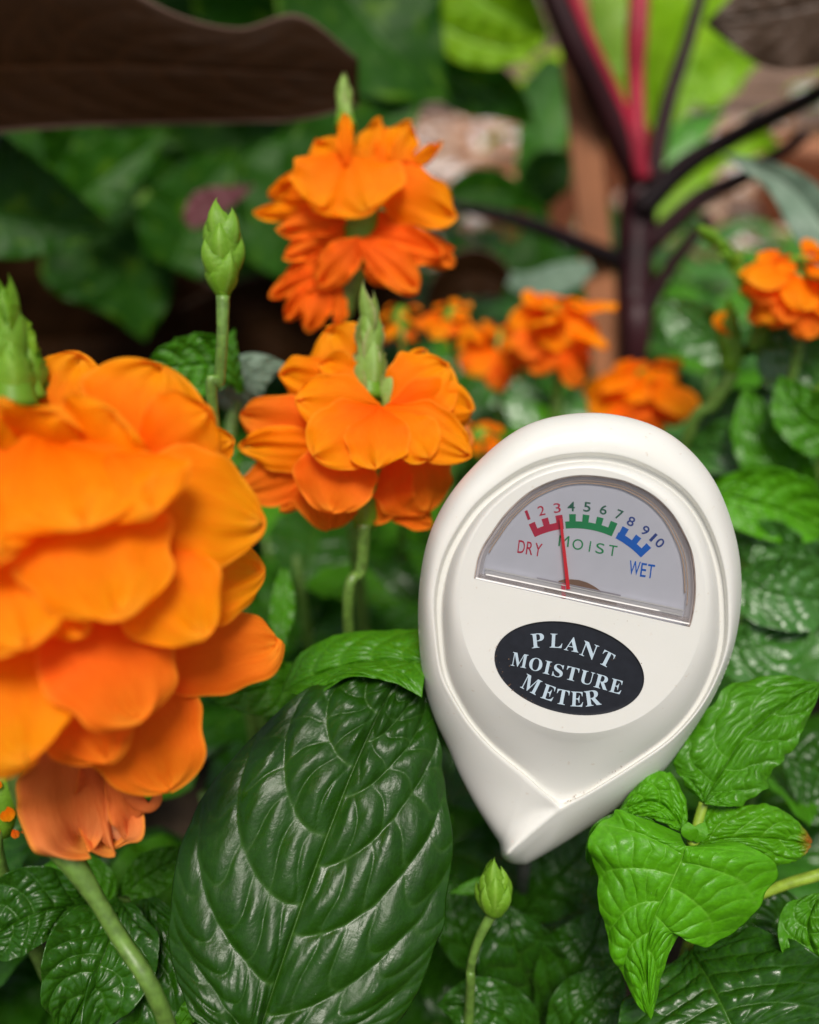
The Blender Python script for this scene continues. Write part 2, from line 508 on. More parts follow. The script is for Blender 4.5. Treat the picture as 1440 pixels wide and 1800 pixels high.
def petal(parent, base, tip, w, d0, d1, mat, seed, bow=0.002, cup=0.07, reflex=0.0004, ruffle=0.0008, nu=41, nv=33, shape=0.5, neck=0.22, twist=0.0, gather=0.12, name='petal'):
    b = np.array(P(base[0], base[1], d0)); e = np.array(P(tip[0], tip[1], d1))
    view = (b + e) / 2 - np.array(CAM); view /= np.linalg.norm(view)
    t = e - b; ln = np.linalg.norm(t); t /= ln
    s = np.cross(t, view); s /= np.linalg.norm(s)
    n = np.cross(s, t)
    if np.dot(n, view) > 0:
        n = -n
    twist = twist + random.Random(seed * 7 + 3).uniform(-0.24, 0.24)
    if twist:
        s, n = s * math.cos(twist) + n * math.sin(twist), n * math.cos(twist) - s * math.sin(twist)
    half = w / 2 * ((d0 + d1) / 2) / 1440
    rnd = random.Random(seed)
    ph = [rnd.uniform(0, 6.28) for _ in range(6)]
    asym = rnd.uniform(-0.12, 0.12)
    # edge points run round the lobe: use a disc-like parameterisation for a well rounded end
    V, UV = [], []
    for j in range(nv):
        v = j / (nv - 1)
        vv = math.sin(v * math.pi / 2) ** 1.0        # finer rows near the tip
        if vv < shape:
            q = vv / shape
            wd = neck + (1 - neck) * math.sin(q * math.pi / 2) ** 1.1
        else:
            q = (vv - shape) / (1 - shape)
            wd = math.sqrt(max(0.0, 1 - q ** 2.3))
        for i in range(nu):
            u = -1 + 2 * i / (nu - 1)
            edge = abs(u) ** 2 * min(1, vv * 1.5)
            ww = wd * (1 + 0.05 * math.sin(vv * 9 + ph[0] + (2 if u > 0 else 0)) + 0.03 * math.sin(vv * 21 + ph[1]))
            x = u * ww * half + asym * half * vv * vv
            # end rounded with a shallow notch
            y = vv * ln * (1 - 0.05 * math.exp(-(u / 0.25) ** 2) * max(0, vv - 0.7) / 0.3) * (1 + 0.025 * math.sin(u * 5 + ph[2]) * vv)
            z = bow * math.sin(math.pi * min(1, vv * 0.85)) - reflex * vv ** 4 * 1.0
            z -= cup * half * (u * ww) ** 2 * (0.4 + 0.6 * vv) - gather * half * math.cos(u * 2.2 + ph[5] * .3) * (1 - vv) ** 1.5
            z += 0.00022 * math.sin(u * (10 + 4 * math.sin(ph[0])) + ph[1]) * (0.3 + vv) * (1 - 0.5 * vv)
            z += ruffle * edge * math.sin(vv * 8 + ph[3] + (1.7 if u > 0 else 0)) + ruffle * 0.8 * vv ** 3 * math.sin(u * 5.5 + ph[4])
            z += ruffle * 0.25 * math.sin(u * 9 + ph[5]) * vv * (1 - vv)
            z += ruffle * 0.30 * (abs(u) ** 3 * math.sin(vv * 23 + ph[2]) + vv ** 6 * math.sin(u * 15 + ph[1]))
            x += 0.03 * half * math.sin(vv * 17 + ph[4]) * abs(u) ** 3 * (1 if u > 0 else -1)
            y -= 0.02 * ln * vv ** 4 * abs(math.sin(u * 7 + ph[3]))
            p = b + s * x + t * y + n * z
            V.append(p); UV.append((u * 0.5 + 0.5, vv))
    me = mesh_from(name, V, grid_faces(nu, nv), mat, uv=UV)
    return link(name, me, parent)


def child_mesh(name, me, th, **props):
    return link(name, me, th, **props)


def leafobj(th, *a, **k):
    return hero_leaf(th, *a, **k)


def root_at(p):
    return (p[0], p[1], 0.0)


def stem_to_soil(th, pts, rad, mat, name='stem', sub=True, seg=14):
    """pts are (px,py,d); the last one is carried down into the soil."""
    w3 = [list(P(*p)) for p in pts]
    last = w3[-1]
    base = th.location
    if sub:
        w3.append([(last[0] * 0.4 + base[0] * 0.6), (last[1] * 0.4 + base[1] * 0.6), last[2] * 0.5])
        w3.append([base[0], base[1], -0.01])
    return child_mesh(name, tube_mesh(name, w3, rad, mat, seg), th)


# bracts: pointed scale, length 1 along +Y
def bract_mesh(name, mat, ratio=0.36, hook=0.0, belly=0.16):
    nu, nv = 13, 19
    V, UV, ve, ed = [], [], [], []
    for j in range(nv):
        v = j / (nv - 1)
        wd = ratio * (math.sin(math.pi * min(1, v * 0.9 + 0.12)) ** 0.8) * (1 - v ** 2.2) ** 0.9 + 0.004
        for i in range(nu):
            u = -1 + 2 * i / (nu - 1)
            ser = 1 + 0.10 * abs(u) * math.sin(v * 40) * (v > 0.4)
            V.append((u * wd * ser, v, -0.75 * wd * u * u * 1.2 + belly * math.sin(v * math.pi * 0.8) + hook * v ** 3))
            UV.append((u * .5 + .5, v)); ve.append(0.6 * math.exp(-(u / 0.12) ** 2) + 0.3 * (1 if abs(math.sin(u * 7)) > 0.95 else 0)); ed.append(max(0, abs(u) - 0.8) * 4 + max(0, v - 0.85) * 5)
    return mesh_from(name, V, grid_faces(nu, nv), mat, uv=UV, attrs={'vein': ve, 'edge': np.clip(ed, 0, 1)})


BR = bract_mesh('bract', M['bract'])
BRB = bract_mesh('bud_bract', M['bract'], 0.40, 0.0, 0.27)
BRP = bract_mesh('pale_bract', M['bract_pale'], 0.34)


def bract_spike(th_part_parent, base, top, rad, n, mesh, seed=1, size=0.42, core_mat=None, shape='bud', name='bud'):
    """Core plus overlapping bracts from base to top (world points). Core is a part, bracts its sub-parts."""
    base, top = Vector(base), Vector(top)
    ax = (top - base); L = ax.length; ax.normalize()
    ref = Vector((0.2, 1, 0.1)); a = ax.cross(ref).normalized(); b = ax.cross(a)
    prof = (lambda v: math.sin(math.pi * (v * 0.86 + 0.1)) ** 0.7 * (1 - v * 0.35)) if shape == 'bud' else (lambda v: 1.25 * (1 - v) ** 1.15 + 0.03)
    nn, seg = 18, 14
    V = []
    for j in range(nn):
        v = j / (nn - 1)
        r = rad * (0.58 if shape == 'bud' else 0.8) * prof(v) * (1 if v < 0.98 else 0.2)
        for i in range(seg):
            q = 6.2832 * i / seg
            V.append(base + ax * (v * L * 0.9) + (a * math.cos(q) + b * math.sin(q)) * r)
    F = grid_faces(seg, nn, True); F.append(tuple(range(seg))[::-1]); F.append(tuple(range((nn - 1) * seg, nn * seg)))
    core = child_mesh(name, mesh_from(name, V, F, core_mat or M['bract']), th_part_parent)
    rnd = random.Random(seed)
    for k in range(n):
        v = k / n * 0.72
        q = k * 2.4 + rnd.uniform(-0.2, 0.2)
        out = a * math.cos(q) + b * math.sin(q)
        r = rad * 0.8 * prof(v)
        o = base + ax * (v * L * 0.9) + out * r * 0.8
        flare = 0.05 if shape == 'bud' else 0.0
        tgt = base + ax * min(L * 1.0, v * L + L * size) + out * rad * prof(min(1, v + size)) * (0.55 if shape == 'bud' else 0.35)
        y = (tgt - o).normalized() + out * flare * rnd.uniform(0.2, 1.2)
        mw = frame(o, y, out, L * size * rnd.uniform(0.9, 1.15))
        link('bract', mesh, core, mw)
    return core


# canonical petal for the far flowers
def petal_lib(name, mat, seed):
    rnd = random.Random(seed)
    nu, nv = 15, 15
    ph = [rnd.uniform(0, 6.28) for _ in range(4)]
    V, UV = [], []
    for j in range(nv):
        v = math.sin(j / (nv - 1) * math.pi / 2)
        wd = 0.15 + 0.85 * math.sin(min(1, v / 0.55) * math.pi / 2) if v < 0.55 else math.sqrt(max(0, 1 - ((v - 0.55) / 0.45) ** 2.2))
        for i in range(nu):
            u = -1 + 2 * i / (nu - 1)
            V.append((u * wd * 0.48, v * (1 + 0.04 * math.sin(u * 5 + ph[0])), -0.12 * (u * wd) ** 2 + 0.05 * v * math.sin(u * 6 + ph[1]) + 0.04 * abs(u) * math.sin(v * 8 + ph[2]) - 0.35 * v ** 2.2))
            UV.append((u * .5 + .5, v))
    return mesh_from(name, V, grid_faces(nu, nv), mat, uv=UV)


PL = [petal_lib('petal', M['petal'], s) for s in (1, 2, 3, 4)]

# ================================================================== SETTING
gm, gt, gout = newmat('garden_soil')
gb = N(gt, 'ShaderNodeBsdfPrincipled'); gb.inputs['Roughness'].default_value = 0.9
gz = noise(gt, 60, 6)
gt.links.new(ramp(gt, gz, [(0.3, (0.018, 0.010, 0.006)), (0.55, (0.045, 0.026, 0.015)), (0.8, (0.09, 0.055, 0.032))]), gb.inputs['Base Color'])
gbp = N(gt, 'ShaderNodeBump'); gbp.inputs['Distance'].default_value = 0.006
gt.links.new(gz, gbp.inputs['Height']); gt.links.new(gbp.outputs[0], gb.inputs['Normal'])
gt.links.new(gb.outputs[0], gout.inputs[0])
nx, ny = 90, 90
V = []
for j in range(ny):
    for i in range(nx):
        x = -2.2 + 4.4 * i / (nx - 1); y = -1.0 + 2.25 * j / (ny - 1)
        V.append((x, y, 0.012 * (float(vnoise(np.array(x * 14), np.array(y * 14), 2)) - 0.5)))
soil = link('ground', mesh_from('ground', V, grid_faces(nx, ny), gm), kind='structure')
mm, mt_, mo = newmat('bark_mulch')
mb = N(mt_, 'ShaderNodeBsdfPrincipled'); mb.inputs['Roughness'].default_value = 0.85
vo = N(mt_, 'ShaderNodeTexVoronoi'); vo.inputs['Scale'].default_value = 48
tc = N(mt_, 'ShaderNodeTexCoord'); mt_.links.new(tc.outputs['Object'], vo.inputs['Vector'])
sp = N(mt_, 'ShaderNodeSeparateColor'); mt_.links.new(vo.outputs['Color'], sp.inputs[0])
mt_.links.new(ramp(mt_, sp.outputs[0], [(0.1, (0.07, 0.035, 0.02)), (0.4, (0.22, 0.115, 0.07)), (0.75, (0.38, 0.22, 0.14)), (0.97, (0.55, 0.45, 0.40))]), mb.inputs['Base Color'])
mbp = N(mt_, 'ShaderNodeBump'); mbp.inputs['Distance'].default_value = 0.01
mt_.links.new(vo.outputs['Distance'], mbp.inputs['Height']); mt_.links.new(mbp.outputs[0], mb.inputs['Normal'])
mt_.links.new(mb.outputs[0], mo.inputs[0])
V = [(-60, 1.24, -0.012), (60, 1.24, -0.012), (60, 120, -0.012), (-60, 120, -0.012)]
link('path', mesh_from('path', V, [(0, 1, 2, 3)], mm, False), kind='structure')
V = [(-60, -60, -0.03), (60, -60, -0.03), (60, 120, -0.03), (-60, 120, -0.03)]
link('terrain', mesh_from('terrain', V, [(0, 1, 2, 3)], gm, False), kind='structure')

# bark chips and pale stones scattered on the path: nobody could count them
rnd = random.Random(3)
V, F, MI = [], [], []
for k in range(1500):
    x, y = rnd.uniform(-0.5, 1.6), 1.26 + rnd.random() ** 1.4 * 2.6
    sx, sy, sz = rnd.uniform(.012, .045), rnd.uniform(.008, .02), rnd.uniform(.004, .012)
    a = rnd.uniform(0, 6.28); ca, sa = math.cos(a), math.sin(a)
    z = rnd.uniform(-0.004, 0.01)
    tz = rnd.uniform(-.4, .4)
    b0 = len(V)
    for dz in (0, 1):
        for dx, dy in ((-1, -.7), (1, -1), (.8, 1), (-1, .8)):
            X, Y = dx * sx * (1 - .2 * dz), dy * sy * (1 - .2 * dz)
            V.append((x + X * ca - Y * sa, y + X * sa + Y * ca, z + dz * sz + X * tz))
    F += [(b0, b0 + 3, b0 + 2, b0 + 1), (b0 + 4, b0 + 5, b0 + 6, b0 + 7)] + [(b0 + i, b0 + (i + 1) % 4, b0 + 4 + (i + 1) % 4, b0 + 4 + i) for i in range(4)]
    MI += [rnd.choice([0, 0, 0, 1, 1, 2])] * 6
me = mesh_from('bark_chips', V, F, simple_mat('bark_chip', (0.30, 0.15, 0.085), 0.8, 0.3, 0.4, 60), False)
me.materials.append(simple_mat('pale_bark_chip', (0.60, 0.42, 0.31), 0.8, 0.3, 0.3, 60))
me.materials.append(simple_mat('white_stone', (0.75, 0.72, 0.72), 0.7, 0.4, 0.1, 60))
me.polygons.foreach_set('material_index', MI)
link('bark_chips', me, kind='stuff', label='brown bark chips and pale stones scattered over the path behind the bed')

# far lath fence that closes the view
fm = simple_mat('fence_wood', (0.22, 0.15, 0.11), 0.75, 0.3, 0.35, 12, 0.2)
fx = thing('wooden_fence', 'low brown wooden fence far behind the planting bed', 'fence', (0.6, 4.2, 0))


def box(name, x0, x1, y0, y1, z0, z1, mat, parent, bev=0.0):
    V = [(x, y, z) for z in (z0, z1) for y in (y0, y1) for x in (x0, x1)]
    F = [(0, 2, 3, 1), (4, 5, 7, 6), (0, 1, 5, 4), (2, 6, 7, 3), (0, 4, 6, 2), (1, 3, 7, 5)]
    o = link(name, mesh_from(name, V, F, mat, False), parent)
    if bev:
        md = o.modifiers.new('bevel', 'BEVEL'); md.width = bev; md.segments = 2
    return o


for k in range(9):
    box('plank', -3.4, 4.6, 4.2, 4.225, 0.04 + k * 0.14, 0.04 + k * 0.14 + 0.128, fm, fx, 0.004)
for x in (-2.8, -1.2, 0.4, 2.0, 3.6):
    box('post', x, x + 0.08, 4.11, 4.197, -0.03, 1.36, fm, fx, 0.004)

# wooden stake (the plant support)
stm = simple_mat('stake_wood', (0.26, 0.10, 0.042), 0.7, 0.3, 0.35, 30, 0.2)


def stake(name, p0, p1, wd, label, cat, tilt=0.3):
    a, b = P(*p0), P(*p1)
    th = thing(name, label, cat, (b[0], b[1], 0))
    ax = (a - b); 
    k = (b.z + 0.03) / max(1e-4, (a.z - b.z))
    b = b - ax * k
    ax = (a - b).normalized()
    s = ax.cross(FWD).normalized(); n = s.cross(ax)
    s, n = s * math.cos(tilt) + n * math.sin(tilt), n * math.cos(tilt) - s * math.sin(tilt)
    V = []
    for q in (b, a):
        for u, v in ((-1, -1), (1, -1), (1, 1), (-1, 1)):
            V.append(q + s * u * wd / 2 + n * v * wd / 2)
    o = link('shaft', mesh_from('shaft', V, [(0, 1, 5, 4), (1, 2, 6, 5), (2, 3, 7, 6), (3, 0, 4, 7), (4, 5, 6, 7), (0, 3, 2, 1)], stm, False), th)
    md = o.modifiers.new('bevel', 'BEVEL'); md.width = wd * 0.08; md.segments = 2
    return th


stake('wooden_stake', (1000, -60, 0.430), (1066, 620, 0.455), 0.0165, 'upright square brown wooden stake beside the maroon stemmed plant', 'stake')

# terracotta pots and a bench beyond the bed
tcm = simple_mat('terracotta', (0.46, 0.20, 0.11), 0.8, 0.3, 0.2, 30)
wpm = simple_mat('white_pot', (0.7, 0.68, 0.68), 0.5, 0.4, 0.08, 30)


def lathe(name, prof, mat, seg=28):
    V = []
    for r, z in prof:
        for i in range(seg):
            q = 6.28318 * i / seg
            V.append((r * math.cos(q), r * math.sin(q), z))
    return mesh_from(name, V, grid_faces(seg, len(prof), True), mat)


def pot(x, y, s, mat, label, plant=None):
    th = thing('flower_pot', label, 'pot', (x, y, -0.012))
    me = lathe('pot_body', [(0.001, 0), (0.07 * s, 0), (0.095 * s, 0.13 * s), (0.095 * s, 0.131 * s), (0.108 * s, 0.131 * s), (0.112 * s, 0.17 * s), (0.10 * s, 0.17 * s), (0.092 * s, 0.05 * s), (0.001, 0.05 * s)], mat)
    link('pot_body', me, th, Matrix.Translation((x, y, -0.011)))
    link('potting_soil', lathe('potting_soil', [(0.001, 0.15 * s), (0.05 * s, 0.155 * s), (0.0985 * s, 0.147 * s)], gm), th, Matrix.Translation((x, y, -0.011)))
    return th


LL = {}
for i in range(4):
    LL['leaf', i] = lib_leaf('leaf', M['leaf'], 0.56 + 0.05 * i, 7, 0.26, i * 3.1 + 1, 0.020, 0.35 + 0.2 * i, 0.10 + 0.06 * i, 0.012 + 0.004 * i)
    LL['mid', i] = lib_leaf('leaf', M['leaf_mid'], 0.52 + 0.05 * i, 7, 0.26, i * 2.3 + 9, 0.018, 0.3 + 0.2 * i, 0.12 + 0.06 * i, 0.012 + 0.004 * i)
for i in range(4):
    LL['sheen', i] = lib_leaf('leaf', M['leaf_sheen'], 0.58 + 0.05 * i, 6, 0.26, i * 4.1 + 1, 0.022, 0.35 + 0.2 * i, 0.10 + 0.06 * i, 0.014)
for i in range(2):
    LL['vine', i] = lib_leaf('leaf', M['vine'], 0.55, 6, 0.2, i * 5 + 2, 0.006, 0.4 + 0.4 * i, 0.15, 0.01)
    LL['vineb', i] = lib_leaf('leaf', M['vine_bright'], 0.6, 6, 0.2, i * 5 + 4, 0.006, 0.4 + 0.4 * i, 0.15, 0.01)


def simple_plant(name, label, cat, x, y, n, h, kinds, ln, seed, z0=0.0, group=None, spread=1.0):
    rnd = random.Random(seed)
    th = thing(name, label, cat, (x, y, z0), group)
    top = Vector((x + rnd.uniform(-.01, .01), y + rnd.uniform(-.01, .01), z0 + h))
    link('stem', tube_mesh('stem', [(x, y, z0 - .01), (x + .004, y, z0 + h * .5), tuple(top)], [.003, .0022, .0015], M['stem'], 8, 10), th)
    for k in range(n):
        v = 0.35 + 0.65 * k / max(1, n - 1)
        q = k * 2.4 + rnd.uniform(-.4, .4)
        o = Vector((x, y, z0 + h * v))
        el = rnd.uniform(0.0, 0.7) + (v - 0.5) * 0.5
        dr = Vector((math.cos(q) * math.cos(el), math.sin(q) * math.cos(el), math.sin(el)))
        L = ln * rnd.uniform(.75, 1.15)
        link('leaf', LL[rnd.choice(kinds), rnd.randrange(2)], th, frame(o, dr, Vector((0, 0, 1)), L))
    return th


pots = [(0.20, 1.42, 0.8, tcm, 'small terracotta pot on the path left of the wooden stake'),
        (0.33, 1.75, 1.1, tcm, 'terracotta pot on the path behind the wooden stake'),
        (0.72, 1.55, 1.0, tcm, 'terracotta pot at the right behind the maroon stemmed plant'),
        (0.95, 1.9, 1.3, wpm, 'large white pot at the right end of the path'),
        (0.52, 2.3, 1.2, tcm, 'large terracotta pot far back near the fence')]
for i, p in enumerate(pots):
    pot(*p)
    rr = random.Random(i)
    simple_plant('potted_plant', ['small bright green plant in the terracotta pot left of the stake', 'leafy plant in the terracotta pot behind the stake', 'green plant in the right terracotta pot', 'leafy plant in the large white pot', 'plant in the far terracotta pot near the fence'][i],
                 'plant', p[0], p[1], 12, 0.16, ['vineb' if i % 2 == 0 else 'vine'], 0.12, 50 + i, 0.13 * p[2])

# ================================================================== MAROON STEMMED PLANT with bronze leaves
D = 0.44
base = P(1112, 640, D)
mp_ = thing('bronze_leaf_plant', 'tall maroon stemmed plant with dark bronze leaves beside the wooden stake', 'plant', (base[0], base[1], 0))


def px_tube(th, name, pts, radpx, mat, n=40, flat=1.0, soil=False):
    w3 = [list(P(*p)) for p in pts]
    rr = [r * np.mean([p[2] for p in pts]) / 1440 for r in radpx]
    if soil:
        w3.append([th.location[0], th.location[1], -0.01]); rr.append(rr[-1])
    return link(name, tube_mesh(name, w3, rr, mat, 16, n, flat), th)


px_tube(mp_, 'stem', [(1128, 300, D), (1120, 400, D), (1114, 520, D), (1112, 640, D)], [30, 34, 30, 26], M['petiole_dark'], soil=True)
px_tube(mp_, 'petiole', [(950, -60, .40), (1010, 80, .41), (1075, 210, .425), (1128, 330, .437)], [19, 24, 27, 22], M['petiole_dark'])
px_tube(mp_, 'petiole', [(985, -60, .399), (1040, 80, .409), (1098, 210, .423), (1132, 315, .43)], [9, 12, 14, 14], M['petiole_red'])
px_tube(mp_, 'petiole', [(1128, -60, .42), (1120, 60, .423), (1118, 150, .427), (1124, 290, .43)], [18, 19, 15, 16], M['petiole_red'])
px_tube(mp_, 'petiole', [(1245, -60, .42), (1210, 70, .425), (1172, 190, .43), (1145, 320, .435)], [11, 13, 15, 17], M['petiole_dark'])
px_tube(mp_, 'petiole', [(1500, 130, .36), (1400, 185, .38), (1290, 240, .405), (1200, 295, .42), (1125, 370, .43)], [13, 15, 17, 21, 24], M['petiole_black'])
px_tube(mp_, 'petiole', [(1420, 235, .40), (1310, 310, .42), (1230, 350, .43), (1130, 440, .44)], [10, 14, 18, 20], M['petiole_dark'])
px_tube(mp_, 'petiole', [(1250, 380, .43), (1200, 440, .435), (1160, 500, .44), (1120, 590, .445)], [10, 13, 14, 12], M['petiole_dark'])
px_tube(mp_, 'petiole', [(790, 360, .40), (880, 380, .41), (960, 405, .42), (1090, 460, .44)], [8, 11, 14, 18], M['petiole_black'])
# the big bronze leaves
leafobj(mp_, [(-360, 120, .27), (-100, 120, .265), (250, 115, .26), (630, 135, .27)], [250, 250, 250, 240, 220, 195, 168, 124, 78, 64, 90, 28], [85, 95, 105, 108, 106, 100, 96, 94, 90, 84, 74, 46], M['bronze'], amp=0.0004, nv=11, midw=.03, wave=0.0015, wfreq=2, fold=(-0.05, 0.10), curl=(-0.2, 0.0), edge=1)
leafobj(mp_, [(1640, -60, .33), (1500, -10, .33), (1380, 20, .335), (1238, 40, .34)], [70, 90, 100, 80, 0], [70, 80, 85, 70, 0], M['bronze_lit'], amp=0.0008, nv=10, wave=0.002)
leafobj(mp_, [(-260, 600, .47), (0, 600, .465), (260, 590, .465), (480, 560, .47)], [150, 180, 180, 120, 0], [190, 230, 220, 130, 0], M['bronze'], amp=0.001, nv=10, wave=0.004, fold=(0.3, 0.1), seed=3)  # dark leaf added to stand for the shaded background at left
# unseen leaves and petioles added above the frame to shade the bed's left back
for (x, y, z, ax_, ay_, L, wq) in ((0.16, 0.55, 0.50, -1, .1, .46, .36), (0.14, 0.62, .62, -1, -.25, .62, .34), (.12, .66, .56, -.8, .6, .6, .36), (.1, .6, .70, -1, .1, .75, .36), (0.0, 0.42, .47, -1, .25, .42, .36)):
    SHADE_LEAF = lib_leaf('leaf', M['bronze'], wq, 12, .3, x * 9, .004, .35, .1, .01)
    link('leaf', SHADE_LEAF, mp_, frame(Vector((x, y, z)), Vector((ax_, ay_, .1)), Vector((0, 0, 1)), L))
    link('petiole', tube_mesh('petiole', [tuple(P(950, -60, .40)), tuple(P(925, -150, .41)), (x + .02, y, z - .02), (x, y, z)], [.005, .004, .004, .003], M['petiole_dark'], 10, 24), mp_)
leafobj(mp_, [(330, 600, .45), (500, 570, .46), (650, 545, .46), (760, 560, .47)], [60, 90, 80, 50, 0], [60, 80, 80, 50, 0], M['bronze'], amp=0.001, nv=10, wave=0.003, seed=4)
leafobj(mp_, [(330, 395, .36), (365, 365, .36), (400, 345, .36), (450, 325, .37)], [14, 30, 26, 12, 0], [10, 24, 22, 14, 0], M['pink_leaf'], amp=0.0004, nu=31, nvv=41, seed=5)
leafobj(mp_, [(890, 500, .41), (850, 480, .41), (800, 490, .41), (740, 560, .42)], [26, 40, 46, 30, 0], [20, 34, 40, 30, 0], M['bronze'], amp=0.0006, nu=31, nvv=41, seed=6, fold=(.3, .3))

# ================================================================== VINE behind, at left and top
vt = thing('variegated_vine', 'green leafy vine with yellow mottled leaves hanging at the upper left', 'vine', (-0.25, 0.62, 0))
VD = .34
vleaf = [  # mid, L, R, mat
    ([(-90, 340, .30), (0, 375, .30), (100, 390, .305), (205, 405, .31)], [90, 120, 100, 55, 0], [50, 80, 70, 40, 0], 'vine', .2),
    ([(-120, 290, .36), (-30, 290, .36), (60, 310, .36), (130, 345, .36)], [60, 80, 60, 30, 0], [60, 70, 50, 30, 0], 'vine', -.4),
    ([(120, 365, .38), (170, 320, .38), (240, 270, .385), (305, 222, .39)], [20, 55, 50, 25, 0], [20, 50, 45, 20, 0], 'vine', .2),
    ([(150, 180, .42), (130, 240, .42), (110, 290, .42), (105, 340, .42)], [30, 60, 50, 25, 0], [30, 60, 55, 25, 0], 'vine', .3),
    ([(150, 380, .41), (200, 450, .41), (235, 520, .415), (255, 600, .42)], [50, 100, 90, 55, 0], [60, 120, 110, 60, 0], 'vine', .1),
    ([(290, 230, .47), (330, 300, .47), (350, 380, .47), (370, 470, .48)], [60, 90, 90, 60, 0], [60, 90, 90, 60, 0], 'vine', .7),
    ([(560, 420, .40), (600, 320, .40), (660, 230, .40), (760, 140, .41)], [60, 100, 100, 60, 0], [60, 90, 90, 50, 0], 'vine', .2),
    ([(470, 480, .43), (520, 380, .43), (560, 280, .43), (580, 160, .44)], [60, 100, 110, 70, 0], [60, 100, 100, 70, 0], 'vine', .3),
    ([(-40, 180, .45), (60, 200, .45), (180, 230, .45), (340, 250, .46)], [60, 90, 90, 60, 0], [60, 100, 90, 50, 0], 'vine', .1),
    ([(60, 480, .46), (120, 400, .46), (200, 330, .46), (300, 290, .47)], [50, 80, 90, 50, 0], [60, 90, 90, 50, 0], 'vine', .3),
    ([(300, 470, .40), (330, 400, .40), (360, 330, .40), (420, 260, .41)], [50, 80, 70, 40, 0], [50, 90, 80, 40, 0], 'vine', .1),
    ([(60, -120, .62), (200, -20, .62), (340, 60, .62), (560, 120, .63)], [90, 150, 160, 90, 0], [120, 190, 180, 90, 0], 'vine', .1),
    ([(700, 330, .62), (560, 260, .62), (400, 230, .62), (160, 250, .63)], [60, 110, 120, 90, 0], [60, 110, 120, 90, 0], 'vine', .1),
    ([(520, 560, .62), (440, 470, .62), (300, 400, .62), (120, 380, .63)], [60, 110, 120, 90, 0], [60, 110, 120, 90, 0], 'vine', .1),
    ([(420, 380, .47), (420, 300, .47), (430, 240, .47), (470, 170, .48)], [60, 100, 110, 80, 0], [60, 90, 100, 70, 0], 'vine', .6),
]
for i, (a, b, c, m, r) in enumerate(vleaf):
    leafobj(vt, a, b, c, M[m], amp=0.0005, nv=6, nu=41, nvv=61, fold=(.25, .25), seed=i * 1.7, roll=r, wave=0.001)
link('stem', tube_mesh('stem', [tuple(P(-200, 380, .4)), tuple(P(0, 430, .42)), tuple(P(180, 420, .42)), tuple(P(300, 330, .48)), (-0.2, 0.6, 0.1), (-0.25, 0.62, -0.01)], [.003] * 6, M['stem'], 8), vt)
v2 = thing('leafy_climber', 'broad leaved green climber hanging over the top middle behind the stake', 'vine', (0.2, 0.75, 0))
vleaf2 = [
    ([(560, -80, .40), (620, 10, .40), (690, 90, .40), (790, 180, .41)], [90, 150, 150, 90, 0], [80, 120, 130, 80, 0], 'vine', .5),
    ([(430, -120, .44), (520, -40, .44), (600, 60, .44), (700, 200, .45)], [90, 150, 150, 90, 0], [120, 170, 160, 90, 0], 'vine', .6),
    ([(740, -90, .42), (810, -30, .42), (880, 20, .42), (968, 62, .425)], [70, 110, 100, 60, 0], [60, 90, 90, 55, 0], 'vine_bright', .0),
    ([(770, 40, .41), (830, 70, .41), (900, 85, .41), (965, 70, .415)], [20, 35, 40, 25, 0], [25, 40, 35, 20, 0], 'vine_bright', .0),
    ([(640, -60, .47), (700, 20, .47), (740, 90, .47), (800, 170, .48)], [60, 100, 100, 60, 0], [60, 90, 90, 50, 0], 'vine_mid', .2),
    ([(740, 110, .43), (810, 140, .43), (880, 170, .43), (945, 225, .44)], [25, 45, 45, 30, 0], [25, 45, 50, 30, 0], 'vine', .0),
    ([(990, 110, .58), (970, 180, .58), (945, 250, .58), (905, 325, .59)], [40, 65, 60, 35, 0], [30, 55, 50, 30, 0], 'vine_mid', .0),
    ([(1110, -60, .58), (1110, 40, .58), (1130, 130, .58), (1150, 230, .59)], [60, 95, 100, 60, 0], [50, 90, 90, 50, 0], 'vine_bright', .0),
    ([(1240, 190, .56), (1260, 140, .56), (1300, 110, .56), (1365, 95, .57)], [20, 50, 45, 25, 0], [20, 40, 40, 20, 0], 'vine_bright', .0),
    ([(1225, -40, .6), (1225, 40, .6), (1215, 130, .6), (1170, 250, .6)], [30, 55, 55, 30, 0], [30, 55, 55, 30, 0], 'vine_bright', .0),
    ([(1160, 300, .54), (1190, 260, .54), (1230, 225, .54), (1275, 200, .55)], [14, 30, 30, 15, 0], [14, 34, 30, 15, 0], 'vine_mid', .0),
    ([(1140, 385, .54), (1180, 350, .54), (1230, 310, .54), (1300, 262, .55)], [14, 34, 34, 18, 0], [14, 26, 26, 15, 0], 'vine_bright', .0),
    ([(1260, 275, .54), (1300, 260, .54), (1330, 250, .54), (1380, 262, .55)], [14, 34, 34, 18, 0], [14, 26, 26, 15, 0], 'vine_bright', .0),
    ([(790, 350, .46), (840, 335, .46), (900, 345, .46), (970, 380, .47)], [20, 35, 35, 20, 0], [20, 30, 30, 20, 0], 'vine', .0),
    ([(1010, 640, .60), (1080, 560, .60), (1100, 460, .60), (1060, 340, .61)], [30, 60, 60, 30, 0], [30, 60, 60, 30, 0], 'vine', .0),
    ([(1000, 600, .60), (960, 520, .60), (940, 440, .60), (960, 340, .61)], [30, 60, 60, 30, 0], [30, 60, 60, 30, 0], 'vine', .0),
    ([(950, 360, .5), (960, 320, .5), (990, 290, .5), (1030, 270, .5)], [20, 45, 45, 20, 0], [20, 40, 40, 20, 0], 'vine', .0),
]
M['vine_mid'] = leaf_mat('mid_vine_leaf', (0.08, 0.28, 0.03), (0.10, 0.34, 0.03), (0.2, 0.42, 0.08), (0.3, 0.75, 0.05), 0.38, 0.35, 0.5, patch=0.4, patchcol=(0.25, 0.5, 0.06))
